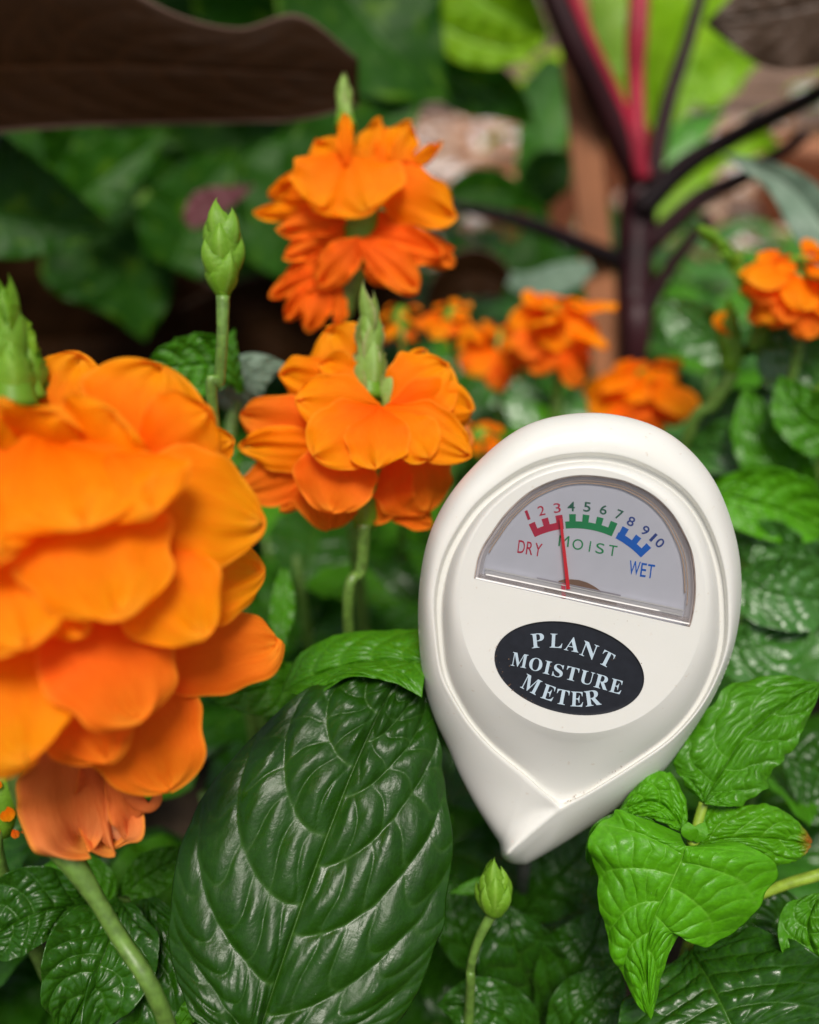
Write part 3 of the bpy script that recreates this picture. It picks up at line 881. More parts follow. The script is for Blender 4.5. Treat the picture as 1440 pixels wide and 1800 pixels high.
for i, (a, b, c, m, r) in enumerate(vleaf2):
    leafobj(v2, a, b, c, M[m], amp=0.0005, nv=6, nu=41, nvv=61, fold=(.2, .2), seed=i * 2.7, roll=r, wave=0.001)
link('stem', tube_mesh('stem', [tuple(P(560, -90, .42)), tuple(P(760, -80, .45)), tuple(P(950, -60, .52)), tuple(P(1110, -80, .6)), tuple(P(1130, 200, .66)), (0.2, 0.75, 0.1), (0.2, 0.75, -0.01)], [.003] * 7, M['stem'], 8), v2)
# grey-green leaves
g1 = thing('grey_leaved_plant', 'grey green leaf arching at the upper right edge above the orange flower', 'plant', (0.28, 0.5, 0))
leafobj(g1, [(1530, 500, .30), (1450, 400, .30), (1380, 320, .31), (1268, 268, .32)], [26, 45, 40, 22, 0], [20, 32, 30, 18, 0], M['grey_leaf'], amp=0.0003, nu=31, nvv=51, fold=(.3, .3))
leafobj(g1, [(1040, 470, .42), (990, 490, .42), (930, 500, .42), (850, 470, .43)], [10, 24, 26, 16, 0], [12, 26, 28, 16, 0], M['grey_leaf'], amp=0.0003, nu=31, nvv=51, seed=2)
link('stem', tube_mesh('stem', [tuple(P(1530, 500, .30)), tuple(P(1500, 760, .32)), (0.28, 0.5, -0.01)], [.002] * 3, M['stem'], 8), g1)

# ================================================================== LOW CANOPY
def ok_spot(p):
    """Keep the low filler foliage out of the places where taller things stand nearer the camera."""
    q = proj(p)
    if q is None:
        return False
    x, y, d = q
    if d < 0.175:
        return False
    if p[2] > 0.165:
        return False
    return True


def bed_plant(x, y, n, h, ln, seed, label, kinds=('leaf',), group='low leafy plants filling the bed'):
    rnd = random.Random(seed)
    th = thing('crossandra_plant', label, 'plant', (x, y, 0), group)
    link('stem', tube_mesh('stem', [(x, y, -.01), (x + .003, y + .002, h * .5), (x, y, h)], [.0028, .0022, .0012], M['stem'], 8, 10), th)
    cnt = 0
    for k in range(n):
        v = 0.42 + 0.58 * (k + 1) / n
        q = (k // 2) * 1.57 + (k % 2) * 3.14159 + rnd.uniform(-.35, .35) + seed
        o = Vector((x, y, h * v)) + Vector((math.cos(q), math.sin(q), 0)) * 0.004
        el = rnd.uniform(-0.15, 0.45) + (v - 0.6) * 0.9
        dr = Vector((math.cos(q) * math.cos(el), math.sin(q) * math.cos(el), math.sin(el)))
        L = ln * rnd.uniform(.75, 1.15) * (1.1 - 0.35 * max(0, v - .7) / .3)
        tip = o + dr * L
        if not ok_spot(tip) or not ok_spot((o + tip) / 2):
            continue
        kind = rnd.choice(kinds)
        if v > 0.93 and rnd.random() < .5:
            kind = 'mid'
        nrm = Vector((rnd.uniform(-.3, .3), rnd.uniform(-.5, .1), 1))
        if x > 0.03 and kind == 'leaf' and rnd.random() < .6:
            kind = 'sheen'
        link('leaf', LL[kind, rnd.randrange(4)], th, frame(o, dr, nrm, L))
        cnt += 1
    return th


def bed_label(q):
    x, y, d = q
    if d < .3:
        a = 'dark glossy leafy plant near the front'
    elif d < .5:
        a = 'blurred dark leafy plant halfway back'
    else:
        a = 'small blurred leafy plant far back'
    b = ('beyond the largest orange flower' if x < 330 else 'beneath the middle orange flower' if x < 700 else 'behind the moisture meter' if x < 1120 else 'at the right beside the spent spike')
    return a + ' ' + b


rnd = random.Random(11)
k = 0
for j in range(13):
    y = 0.10 + j * 0.062
    half = 0.10 + y * 0.52
    nxx = max(3, int(2 * half / 0.066))
    for i in range(nxx):
        x = -half + 2 * half * (i + 0.5) / nxx + rnd.uniform(-.012, .012) + (0.5 if j % 2 else 0) * .03
        yy = y + rnd.uniform(-.012, .012)
        k += 1
        pr = proj(Vector((x, yy, .14)))
        if pr is None or (pr[2] < .2 and -250 < pr[0] < 1700):
            continue
        if abs(pr[0] - 720) > 1150:
            continue
        h = 0.142 if y > 0.22 else 0.125 + 0.015 * rnd.random()
        if x < -0.02 and y > 0.28:
            h = 0.125
        bed_plant(x, yy, 10, h * rnd.uniform(.9, 1.06), 0.052, k,
                  bed_label(pr), ('leaf', 'leaf', 'mid') if rnd.random() < .5 else ('leaf',))

# ================================================================== MOISTURE METER
DM, KX, KY = 0.150, 0.0, 0.20
PXM = 0.150 / 1440


def mp(px, py, h=0.0):
    return P(px, py, DM + (KX * (px - 1020) + KY * (py - 1000)) * PXM - h * PXM)


def from_zoom(pts, ox, oy, s):
    return [(ox + x / s, oy + y / s) for x, y in pts]


mtm, t, out = newmat('cream_plastic')
b = N(t, 'ShaderNodeBsdfPrincipled')
nz = noise(t, 90, 4)
wear = noise(t, 900, 5)
c1 = ramp(t, nz, [(0.3, (0.625, 0.622, 0.585)), (0.7, (0.65, 0.645, 0.61))])
c2 = mixrgb(t, ramp(t, wear, [(0.68, 0.0), (0.74, 0.3)]), c1, (0.42, 0.28, 0.16))
t.links.new(c2, b.inputs['Base Color'])
b.inputs['Roughness'].default_value = 0.36
b.inputs['Specular IOR Level'].default_value = 0.45
b.inputs['Subsurface Weight'].default_value = 0.12
b.inputs['Subsurface Radius'].default_value = (0.0012, 0.0010, 0.0007)
b.inputs['Subsurface Scale'].default_value = 1.0
bz = noise(t, 1500, 3)
bp = N(t, 'ShaderNodeBump'); bp.inputs['Strength'].default_value = 0.12; bp.inputs['Distance'].default_value = 0.0001
t.links.new(bz, bp.inputs['Height']); t.links.new(bp.outputs[0], b.inputs['Normal'])
t.links.new(b.outputs[0], out.inputs[0])

Z1, Z2, Z3, Z4 = (730, 710, 4.5), (1010, 710, 4.5), (730, 1110, 4.286), (880, 1110, 3.349)
A = (from_zoom([(1350, 70), (1000, 120), (750, 240), (540, 420), (300, 680), (150, 940), (80, 1150), (40, 1400), (25, 1700)], *Z1)
     + from_zoom([(60, 350), (140, 640), (250, 880), (330, 1070), (450, 1300), (560, 1480), (636, 1600), (650, 1690), (720, 1745), (800, 1755), (880, 1735)], *Z3)
     + from_zoom([(480, 1180), (740, 1000), (960, 820), (1160, 540), (1270, 350), (1340, 190), (1390, 20)], *Z4)
     + from_zoom([(1320, 1500), (1300, 1170), (1220, 870), (1100, 590), (900, 350), (680, 190), (400, 100), (220, 72)], *Z2))
Bc = (from_zoom([(1350, 378), (1100, 405), (850, 495), (640, 640), (470, 780), (330, 980), (220, 1180), (160, 1400), (140, 1600)], *Z1)
      + from_zoom([(165, 150), (200, 340), (280, 500), (400, 690), (560, 870), (700, 990), (850, 1110), (1000, 1250), (1090, 1340)], *Z3))
Bd = (from_zoom([(350, 1050), (560, 930), (800, 780), (1000, 640), (1160, 470), (1270, 280), (1340, 60)], *Z4)
      + from_zoom([(1215, 1500), (1190, 1300), (1120, 1060), (1010, 830), (850, 640), (600, 490), (400, 410), (200, 378)], *Z2))
W_ = (from_zoom([(460, 1385), (490, 1230), (530, 1130), (600, 1020), (700, 880), (830, 750), (960, 660), (1150, 585), (1350, 562)], *Z1)
      + from_zoom([(330, 590), (480, 640), (640, 730), (780, 870), (880, 1040), (940, 1200), (962, 1400), (958, 1560), (935, 1700), (915, 1770)], *Z2))
CX, CY = 1020.0, 1050.0
NA = 720
ang = np.linspace(-math.pi, math.pi, NA, endpoint=False)


def polar_r(dense):
    dx, dy = dense[:, 0] - CX, dense[:, 1] - CY
    a = np.arctan2(dx, -dy)
    r = np.hypot(dx, dy)
    o = np.argsort(a)
    return np.interp(ang, a[o], r[o], period=2 * math.pi)


Ad = catmull(A, 1600, True)
Bdense = np.concatenate([catmull(Bc, 500), catmull(Bd, 500)[0:]])
Bclosed = np.concatenate([Bdense, [Bdense[0]]])
rA, rB = polar_r(Ad), polar_r(Bdense)
kk = np.ones(7) / 7
deg = np.degrees(ang)                       # 0 = up, +90 = right, 180 = down
bot = np.clip((np.abs(np.where(deg < 0, deg + 360, deg) - 188) - 20) / 75, 0, 1)   # 0 at the bottom, 1 at sides and top
bot = bot * bot * (3 - 2 * bot)
gk = np.exp(-(np.arange(-30, 31) / 15.0) ** 2); gk /= gk.sum()


def smooth_ring(r):
    q = np.convolve(np.concatenate([r[-30:], r, r[:30]]), gk, 'valid')
    return r * (1 - bot) + q * bot


rA, rB = smooth_ring(rA), smooth_ring(rB)
gs = np.exp(-(np.arange(-40, 41) / 16.0) ** 2); gs /= gs.sum()


def soft(r, k=gs):
    n = len(k) // 2
    return np.convolve(np.concatenate([r[-n:], r, r[:n]]), k, 'valid')


rC = np.minimum(rB, soft(rB)) - (7 + 10 * bot)
rC = np.minimum(rC, soft(rC) + 4)
# raised face: nearly a circle
DCX, DCY, DR1, DR2 = 1023.0, 1056.0, 216.0, 233.0
th_ = np.linspace(0, 2 * math.pi, 900, endpoint=False)
Dd = np.stack([DCX + DR1 * np.sin(th_), DCY - DR2 * np.cos(th_)], 1)
rD = smooth_ring(np.minimum(polar_r(Dd), rC - 12))
H_F, H_PL, H_B, H_A = -15.0, 40.0, 0.0, -80.0
rows, hs = [], []
for s in np.linspace(0, 1, 16):
    r = rD + (rC - rD) * s
    wid = np.clip((rC - rD - 25) / 90, 0, 1)
    p1 = (1 - s ** 2.4) ** 0.62
    p2 = (1 - s) ** 1.55
    rnd_ = np.clip(s / 0.12, 0, 1)
    p2 = p2 * rnd_ + (1 - rnd_) * (1 - 2.0 * s * s / 0.12 * 0.9)
    f = p1 * (1 - wid) + np.minimum(p2, 1.0) * wid
    rows.append(r); hs.append(H_F + (H_PL - H_F) * f)
for s in (.15, .4, .55, .62, .7, .78, .86, .94, 1.0):
    rows.append(rC + (rB - rC) * s)
    f = np.clip((s - 0.55) / 0.45, 0, 1); f = math.sin(f * math.pi / 2)
    hs.append(np.full(NA, H_F + (H_B - H_F) * f))
spine = catmull([(984, 1423), (945, 1454), (912, 1482), (893, 1499)], 80)
ridge = np.concatenate([Bclosed, spine])
ca, sa = np.sin(ang), -np.cos(ang)
outer = 22
for s in np.linspace(0, 1, outer)[1:]:
    r = rB + (rA - rB) * (1 - (1 - s) ** 1.35)
    X, Y = CX + r * ca, CY + r * sa
    d1 = np.sqrt(((X[:, None] - Bclosed[None, :, 0]) ** 2 + (Y[:, None] - Bclosed[None, :, 1]) ** 2).min(1))
    d2 = np.sqrt(((X[:, None] - spine[None, :, 0]) ** 2 + (Y[:, None] - spine[None, :, 1]) ** 2).min(1))
    dr = np.maximum(0, -np.log(np.exp(-d1 * .07) + np.exp(-d2 * .07)) / .07 + 9.9 * np.exp(-np.abs(d1 - d2) * .05))
    da = np.sqrt(((X[:, None] - Ad[None, :, 0]) ** 2 + (Y[:, None] - Ad[None, :, 1]) ** 2).min(1)) if s < 1 else np.zeros(NA)
    tt = dr / (dr + da + 1e-6)
    low = 1 - bot
    lip = 3.0 * np.exp(-(dr / 3.0) ** 2) * low
    right = ((X - CX) > -40) & (Y > 1250)
    pw = 1.75 - 0.5 * low * np.clip((CX - 10 - X) / 60, 0, 1)
    dep = np.where(right, 1.0, 1.0)
    hh = H_B + (H_A - H_B) * (0.30 * low * tt ** 1.0 + (1 - 0.30 * low) * (1 - (1 - tt ** (pw + 0.6)) ** 0.62))
    leftw = np.clip((CX - 25 - X) / 30, 0, 1) * np.clip((d2 - 14) / 26, 0, 1) * low
    hh = hh * (1 - leftw) + soft(hh) * leftw
    rows.append(r); hs.append(hh + lip)
for s, k in ((0.25, -84), (0.5, -100), (1.0, -140), (2.4, -170), (10, -185)):
    rows.append(rA - s * 5.0); hs.append(np.full(NA, float(k)))
V, UVm = [], []
for r, h in zip(rows, hs):
    h = np.broadcast_to(h, (NA,))
    for i in range(NA):
        V.append(mp(CX + r[i] * ca[i], CY + r[i] * sa[i], float(h[i])))
F = grid_faces(NA, len(rows), True)
F.append(tuple(range((len(rows) - 1) * NA, len(rows) * NA)))
base = mp(905, 1510, -90)
meter = thing('moisture_meter', 'cream teardrop shaped plant moisture meter stuck among the leaves, needle at 3', 'moisture meter', (base[0], base[1] , base[2]))
housing = child_mesh('housing', mesh_from('housing', V, F, mtm), meter)

# face plate with two openings
wtop = catmull(W_, 110)
win = [tuple(p) for p in wtop]
LX, LY, LA, LB, LT = 1000.8, 1175.0, 134.0, 80.0, R(12.4)


def ell(a, bb, n=96, cx=LX, cy=LY):
    o = []
    for i in range(n):
        q = 2 * math.pi * i / n
        x, y = a * math.cos(q), bb * math.sin(q)
        o.append((cx + x * math.cos(LT) - y * math.sin(LT), cy + x * math.sin(LT) + y * math.cos(LT)))
    return o


Dp = [(CX + rD[i] * ca[i], CY + rD[i] * sa[i]) for i in range(NA)]
HW = H_PL


def plate(name, loops, h, mat, parent, sub=False):
    loops3 = [[Vector((x, y, 0)) for x, y in l] for l in loops]
    tris = tessellate_polygon(loops3)
    V = [mp(x, y, h) for l in loops for x, y in l]
    me = mesh_from(name, V, tris, mat, False)
    n = me.polygons[0].normal
    if n.dot(FWD) > 0:
        me.flip_normals()
    return link(name, me, parent)


face = plate('face_plate', [Dp, win, ell(LA, LB)], HW, mtm, meter)


def wall_ring(name, loop, h0, h1, mat, parent, inset=0.0, rows_=((0, 0),)):
    n = len(loop)
    V = []
    cx = sum(p[0] for p in loop) / n; cy = sum(p[1] for p in loop) / n
    for f, ins in rows_:
        for x, y in loop:
            dx, dy = x - cx, y - cy
            l = math.hypot(dx, dy)
            V.append(mp(x - dx / l * ins, y - dy / l * ins, h0 + (h1 - h0) * f))
    return link(name, mesh_from(name, V, grid_faces(n, len(rows_), True), mat), parent)


wall_ring('window_edge', win, HW, HW - 52, mtm, face, rows_=((0, 0), (.01, .5), (.03, 1.2), (1, 1.2)))
wall_ring('recess_edge', ell(LA, LB), HW, HW - 7, mtm, face, rows_=((0, 0), (.15, .6), (1, .8)))

# ---- dial
dialm = simple_mat('dial_card', (0.76, 0.76, 0.84), 0.45, 0.4, 0.03, 200)
dial_h = HW - 18
cx0, cy0 = 1030, 990
dial = plate('dial', [[(cx0 + (x - cx0) * 1.05, cy0 + (y - cy0) * 1.05) for x, y in win]], dial_h, dialm, meter)
inkr = simple_mat('red_ink', (0.62, 0.020, 0.070), 0.5, 0.3, 0.05)
inkg = simple_mat('green_ink', (0.010, 0.30, 0.095), 0.5, 0.3, 0.05)
inkb = simple_mat('blue_ink', (0.004, 0.15, 0.68), 0.5, 0.3, 0.05)
inkb2 = simple_mat('dark_blue_ink', (0.03, 0.07, 0.32), 0.5, 0.3, 0.05)
inkg2 = simple_mat('dark_green_ink', (0.02, 0.15, 0.085), 0.5, 0.3, 0.05)


def zp(x, y):
    return 820 + x / 3.4286, 820 + y / 3.4286


def arc_bar(name, a0, a1, teeth, mat):
    V, F = [], []

    def seg(a, c, r0, r1, n):
        b0 = len(V)
        for i in range(n + 1):
            q = R(a + (c - a) * i / n)
            for r in (r0, r1):
                V.append(mp(*zp(649 + r * math.sin(q), 919 - r * math.cos(q)), dial_h + 0.7))
        for i in range(n):
            F.append((b0 + 2 * i, b0 + 2 * i + 1, b0 + 2 * i + 3, b0 + 2 * i + 2))
    seg(a0, a1, 547, 589, 16)
    for p, q in teeth:
        seg(p, q, 588.5, 632, 3)
    return link(name, mesh_from(name, V, F, mat, False), dial)


arc_bar('scale_bar', -25.6, -6.4, [(-25.6, -22), (-18.1, -14.4), (-10.3, -6.4)], inkr)['label'] = 'red dry band of the scale'
arc_bar('scale_bar', -5.2, 24.5, [(-2.7, 1.0), (4.8, 8.5), (12.7, 16.4), (20.5, 24.5)], inkg)['label'] = 'green moist band of the scale'
arc_bar('scale_bar', 27.2, 47.4, [(27.7, 31.5), (36.3, 39.9), (43.7, 47.4)], inkb)['label'] = 'blue wet band of the scale'

GC = {}


def glyph(ch, off=0.0):
    if (ch, off) in GC:
        return GC[ch, off]
    cu = bpy.data.curves.new('glyph', 'FONT')
    cu.body = ch
    cu.size = 1
    cu.offset = off
    cu.resolution_u = 6
    ob = bpy.data.objects.new('glyph', cu)
    COL.objects.link(ob)
    bpy.context.view_layer.update()
    dg = bpy.context.evaluated_depsgraph_get()
    me = bpy.data.meshes.new_from_object(ob.evaluated_get(dg))
    V = np.array([v.co[:2] for v in me.vertices])
    F = [tuple(p.vertices) for p in me.polygons]
    bpy.data.objects.remove(ob); bpy.data.curves.remove(cu); bpy.data.meshes.remove(me)
    lo, hi = V.min(0), V.max(0)
    V = (V - (lo + hi) / 2) / (hi - lo)      # -0.5..0.5 both ways
    asp = (hi - lo)[0] / (hi - lo)[1]
    GC[ch, off] = (V, F, asp)
    return GC[ch, off]


def lettering(name, items, mat, parent, h, off=0.0, label=None):
    """items: (character, centre px, centre py, height px, width px or None, rotation in degrees, clockwise in the picture)"""
    V, F = [], []
    for ch, x, y, hh, ww, rot in items:
        G, GF, asp = glyph(ch, off)
        ww = ww or asp * hh
        q = R(rot)
        b0 = len(V)
        for gx, gy in G:
            X, Y = gx * ww, -gy * hh
            V.append(mp(x + X * math.cos(q) - Y * math.sin(q), y + X * math.sin(q) + Y * math.cos(q), h))
        F += [tuple(i + b0 for i in f) for f in GF]
    o = link(name, mesh_from(name, V, F, mat, False), parent)
    if label:
        o['label'] = label
    return o


def zi(ch, x, y, hh, ww, rot):
    a, c = zp(x, y)
    return (ch, a, c, hh / 3.4286, ww / 3.4286 if ww else None, rot)


lettering('numerals', [zi('1', 369, 293, 58, 18, -20), zi('2', 452, 266, 58, 40, -13), zi('3', 547, 250, 58, 42, -7)], inkr, dial, dial_h + .7, .003)
lettering('numerals', [zi('4', 632, 241, 58, 44, 1), zi('5', 728, 244, 58, 42, 6), zi('6', 827, 261, 58, 42, 13), zi('7', 922, 290, 58, 40, 22)], inkg2, dial, dial_h + .7, .01)
lettering('numerals', [zi('8', 993, 331, 58, 42, 25), zi('9', 1079, 386, 58, 42, 33), zi('1', 1127, 428, 58, 18, 43), zi('0', 1167, 461, 58, 44, 43)], inkb2, dial, dial_h + .7, .01)
lettering('lettering', [zi('D', 332, 484, 78, 42, 7), zi('R', 382, 493, 78, 40, 8), zi('Y', 433, 502, 78, 44, 9)], inkr, dial, dial_h + .7, .003)
lettering('lettering', [zi('M', 588, 450, 66, 62, 6), zi('O', 672, 470, 64, 64, 8), zi('I', 745, 482, 64, 8, 9), zi('S', 806, 494, 64, 50, 9), zi('T', 882, 507, 64, 50, 9)], inkg, dial, dial_h + .7, 0)
lettering('lettering', [zi('W', 1014, 612, 84, 66, 8), zi('E', 1068, 624, 84, 34, 8), zi('T', 1112, 632, 84, 42, 8)], inkb, dial, dial_h + .7, .006)

# needle, hub, slot
ndm, t, out = newmat('red_needle')
b = N(t, 'ShaderNodeBsdfPrincipled'); b.inputs['Base Color'].default_value = (0.95, 0.012, 0.03, 1); b.inputs['Roughness'].default_value = 0.4
t.links.new(b.outputs[0], out.inputs[0])


def bar_px(name, x0, y0, x1, y1, w0, w1, h, thick, mat, parent):
    dx, dy = x1 - x0, y1 - y0
    l = math.hypot(dx, dy); nx_, ny_ = -dy / l, dx / l
    V = []
    for hh in (h - thick, h):
        V += [mp(x0 + nx_ * w0 / 2, y0 + ny_ * w0 / 2, hh), mp(x0 - nx_ * w0 / 2, y0 - ny_ * w0 / 2, hh), mp(x1 - nx_ * w1 / 2, y1 - ny_ * w1 / 2, hh), mp(x1 + nx_ * w1 / 2, y1 + ny_ * w1 / 2, hh)]
    F = [(0, 1, 2, 3), (7, 6, 5, 4), (0, 4, 5, 1), (1, 5, 6, 2), (2, 6, 7, 3), (3, 7, 4, 0)]
    return link(name, mesh_from(name, V, F, mat, False), parent)


bar_px('needle', *zp(568, 312), *zp(614, 740), 4.6, 6.6, dial_h + 9, 2, ndm, meter)
hub = [zp(x, y) for x, y in ((555, 690), (590, 680), (630, 680), (680, 685), (730, 700), (775, 725), (812, 752), (812, 790), (555, 735))]
plate('hub', [hub], dial_h + 4, simple_mat('brown_hub', (0.26, 0.15, 0.10), 0.5, 0.4, 0.1), meter)
slm = simple_mat('dark_slot', (0.16, 0.11, 0.10), 0.5, 0.4, 0.2)
bar_px('slot', *zp(425, 672), *zp(930, 778), 2.0, 2.4, dial_h + 5.5, 1, simple_mat('slot_edge', (0.40, 0.37, 0.42), 0.5, 0.4, 0.1), dial)

# clear window: pane, raised rim and lower ledge
pm, t, out = newmat('clear_pane')
tr = N(t, 'ShaderNodeBsdfTransparent'); gl = N(t, 'ShaderNodeBsdfGlossy'); gl.inputs['Roughness'].default_value = 0.06
fr = N(t, 'ShaderNodeFresnel'); fr.inputs[0].default_value = 1.45
mx = N(t, 'ShaderNodeMixShader'); t.links.new(fr.outputs[0], mx.inputs[0]); t.links.new(tr.outputs[0], mx.inputs[1]); t.links.new(gl.outputs[0], mx.inputs[2])
t.links.new(mx.outputs[0], out.inputs[0])


def frosted(name, col, alpha, rough=0.25):
    m, t, out = newmat(name)
    b = N(t, 'ShaderNodeBsdfPrincipled'); b.inputs['Base Color'].default_value = (*col, 1); b.inputs['Roughness'].default_value = rough
    tr = N(t, 'ShaderNodeBsdfTransparent')
    mx = N(t, 'ShaderNodeMixShader'); mx.inputs[0].default_value = alpha
    t.links.new(tr.outputs[0], mx.inputs[1]); t.links.new(b.outputs[0], mx.inputs[2]); t.links.new(mx.outputs[0], out.inputs[0])
    return m


rimm = frosted('clear_rim', (0.70, 0.60, 0.56), 0.34)
ledm = frosted('clear_ledge', (0.85, 0.83, 0.84), 0.6)
ledw = frosted('clear_ledge_edge', (0.92, 0.9, 0.88), 0.85)
gold = frosted('rim_line', (0.90, 0.62, 0.40), 0.8)
wc = (1030, 1010)
pane = plate('window_pane', [[(wc[0] + (x - wc[0]) * .995, wc[1] + (y - wc[1]) * .995) for x, y in win]], HW - 7, pm, meter)


def inset(pts, dl, dt, dr):
    o = []
    for x, y in pts:
        vx, vy = x - wc[0], y - wc[1]
        l = math.hypot(vx, vy)
        d = dt + (dl - dt) * max(0, -vx / l) ** 2 + (dr - dt) * max(0, vx / l) ** 2
        o.append((x - vx / l * d, y - vy / l * d))
    return o


arcp = win
i1 = inset(arcp, 4, 3, 2)
i2 = inset(arcp, 14, 13, 18)
V = []
for lp, h in ((i1, HW - 6), (inset(arcp, 7, 6, 6), HW - 7), (i2, HW - 12)):
    V += [mp(x, y, h) for x, y in lp]
link('window_rim', mesh_from('window_rim', V, grid_faces(len(arcp), 3), rimm), pane)


def line_tube(name, pts, h, r, mat, parent):
    return link(name, tube_mesh(name, [tuple(mp(x, y, h)) for x, y in pts], [r * PXM] * 2, mat, 8, 80), parent)


line_tube('rim_line', inset(arcp, 16, 14, 20)[10:96], HW - 13, 0.9, gold, pane)
line_tube('rim_line', inset(arcp, 11, 10, 15)[14:100], HW - 10, 0.6, gold, pane)
line_tube('rim_line', inset(arcp, 1.5, 1.5, 1.5), HW - 3, 1.0, simple_mat('brown_line', (0.42, 0.32, 0.26), 0.6, 0.3, 0.5, 500), pane)  # thin brown line round the window outline
# ledge strips along the straight lower edge; coordinates from the magnified photograph
for (x0, y0, x1, y1, wd, h, m_) in ((110, 615, 1312, 868, 2.0, HW - 10, ledw), (112, 634, 1305, 883, 8.0, HW - 12, ledm), (75, 655, 1340, 925, 7.0, HW - 9, rimm), (116, 650, 1300, 898, 2.6, HW - 7, ledw), (56, 672, 1352, 950, 2.6, HW - 5, ledw)):
    bar_px('window_ledge', *zp(x0, y0), *zp(x1, y1), wd, wd, h, 2, m_, pane)
bar_px('needle_refraction', *zp(583, 705), *zp(588, 795), 7, 7, dial_h + 8, 1, frosted('pale_red', (0.85, 0.10, 0.16), 0.8), meter)  # needle's refracted image in the clear ledge, added as a pale bar
bar_px('slot', *zp(470, 738), *zp(905, 830), 4.2, 3.4, dial_h + 5, 1, slm, dial)

# ---- oval label
blk = simple_mat('black_label', (0.012, 0.014, 0.020), 0.38, 0.4, 0.15, 800)
oval = plate('oval_label', [ell(LA - .8, LB - .8)], HW - 4.5, blk, meter)
lt = simple_mat('label_lettering', (0.42, 0.52, 0.60), 0.45, 0.4, 0.06)


def bold(c):
    return chr(0x1D400 + ord(c) - 65)


hL = HW - 3.9
lettering('lettering', [(bold('P'), 945.5, 1126, 25, 23, -6), (bold('L'), 978, 1126.5, 24.5, 22, 3), (bold('A'), 1006.5, 1132.5, 25, 26, 11), (bold('N'), 1036, 1143.5, 27, 28, 21), (bold('T'), 1067, 1158.5, 26, 22, 27)], lt, oval, hL)
lettering('lettering', [(bold('M'), 913.5, 1160.5, 24, 28, 11), (bold('O'), 942, 1168, 23, 23, 12), (bold('I'), 962.5, 1173.5, 23, 12, 13), (bold('S'), 981.5, 1179, 23, 18, 14), (bold('T'), 1006, 1184.5, 23.5, 22, 14),
                        (bold('U'), 1032, 1191.5, 23.5, 24, 15), (bold('R'), 1058.5, 1199, 24, 25, 15), (bold('E'), 1083.5, 1206.5, 24, 21, 15)], lt, oval, hL)
lettering('lettering', [(bold('M'), 934, 1203, 27, 31, 27), (bold('E'), 964.5, 1217.5, 26, 22, 19), (bold('T'), 989, 1225.5, 26, 22, 11), (bold('E'), 1014.5, 1229, 26, 22, 3), (bold('R'), 1042, 1227, 27, 28, -8)], lt, oval, hL)
# grime specks at the oval's lower edge
V, F = [], []
rnd = random.Random(5)
for k in range(70):
    if k < 26:
        q = rnd.uniform(1.9, 3.3); x = LX + LA * rnd.uniform(.93, 1.01) * math.cos(q) * math.cos(LT) - LB * rnd.uniform(.93, 1.0) * math.sin(q) * math.sin(LT); y = LY + LA * math.cos(q) * math.sin(LT) + LB * rnd.uniform(.95, 1.01) * math.sin(q) * math.cos(LT); h = HW + .1
    elif k < 60:
        f = rnd.random(); x = 992 + f ** 1.8 * 150; y = 1416 - f ** 1.8 * 100 + rnd.uniform(-5, 2); h = H_B - 8 + rnd.uniform(0, 4)
    else:
        x, y = rnd.uniform(870, 1200), rnd.uniform(1090, 1270); h = HW + .1
    r = rnd.uniform(.4, 1.0)
    b0 = len(V)
    for i in range(5):
        q = i * 1.2566
        V.append(mp(x + r * rnd.uniform(.6, 1.4) * math.cos(q), y + r * rnd.uniform(.6, 1.4) * math.sin(q), h))
    V.append(mp(x, y, h + .8)); F += [(b0 + i, b0 + (i + 1) % 5, b0 + 5) for i in range(5)]
link('grime', mesh_from('grime', V, F, simple_mat('grime', (0.20, 0.12, 0.07), 0.9, 0.2, 0.4)), meter, kind='stuff')
# probe
a, c = mp(925, 1470, -105), mp(915, 1600, -560)
ax = (c - a).normalized()
tipp = a + ax * 0.17
if tipp.z < -0.02:
    tipp = a + ax * ((a.z + 0.02) / -ax.z)
link('probe', tube_mesh('probe', [tuple(a - ax * .004), tuple((a + tipp) / 2), tuple(tipp)], [.0016, .0016, .0016], simple_mat('probe_metal', (0.05, 0.055, 0.05), 0.4, 0.5, 0.3), 14, 6), meter)

PLL = [petal_lib('petal', M['petal_low'], s) for s in (5, 6, 7)]
# ================================================================== FLOWERS
def flower(label, petals, stem, stem_r, core, bracts, basexy, extra_leaves=(), stem_mat='stem', seed=1, bow=.0014, mats=('petal',), group=None, spike_rad=0.0035):
    th = thing('orange_flower', label, 'flower', (basexy[0], basexy[1], 0), group)
    head = None
    if core:
        b0, b1, r = core
        w3 = [list(P(*b0)), list(((P(*b0) + P(*b1)) / 2)), list(P(*b1))]
        head = link('flower_head', tube_mesh('flower_head', w3, [r * .7, r, r * .5], M['bract'], 14, 14), th)
    for i, p in enumerate(petals):
        base, tip, w, d0, d1 = p[:5]
        kw = p[5] if len(p) > 5 else {}
        kw = dict(kw)
        m = M[kw.pop('mat', 'petal')]
        petal(head, base, tip, w, d0, d1, m, seed * 100 + i, **{**dict(bow=bow), **kw})
    for (b, tp, r, n, mesh, size) in bracts:
        bract_spike(th, P(*b), P(*tp), r, n, mesh, seed, size, shape='spike', name='bract_spike')
    stem_to_soil(th, stem, stem_r, M[stem_mat])
    return th


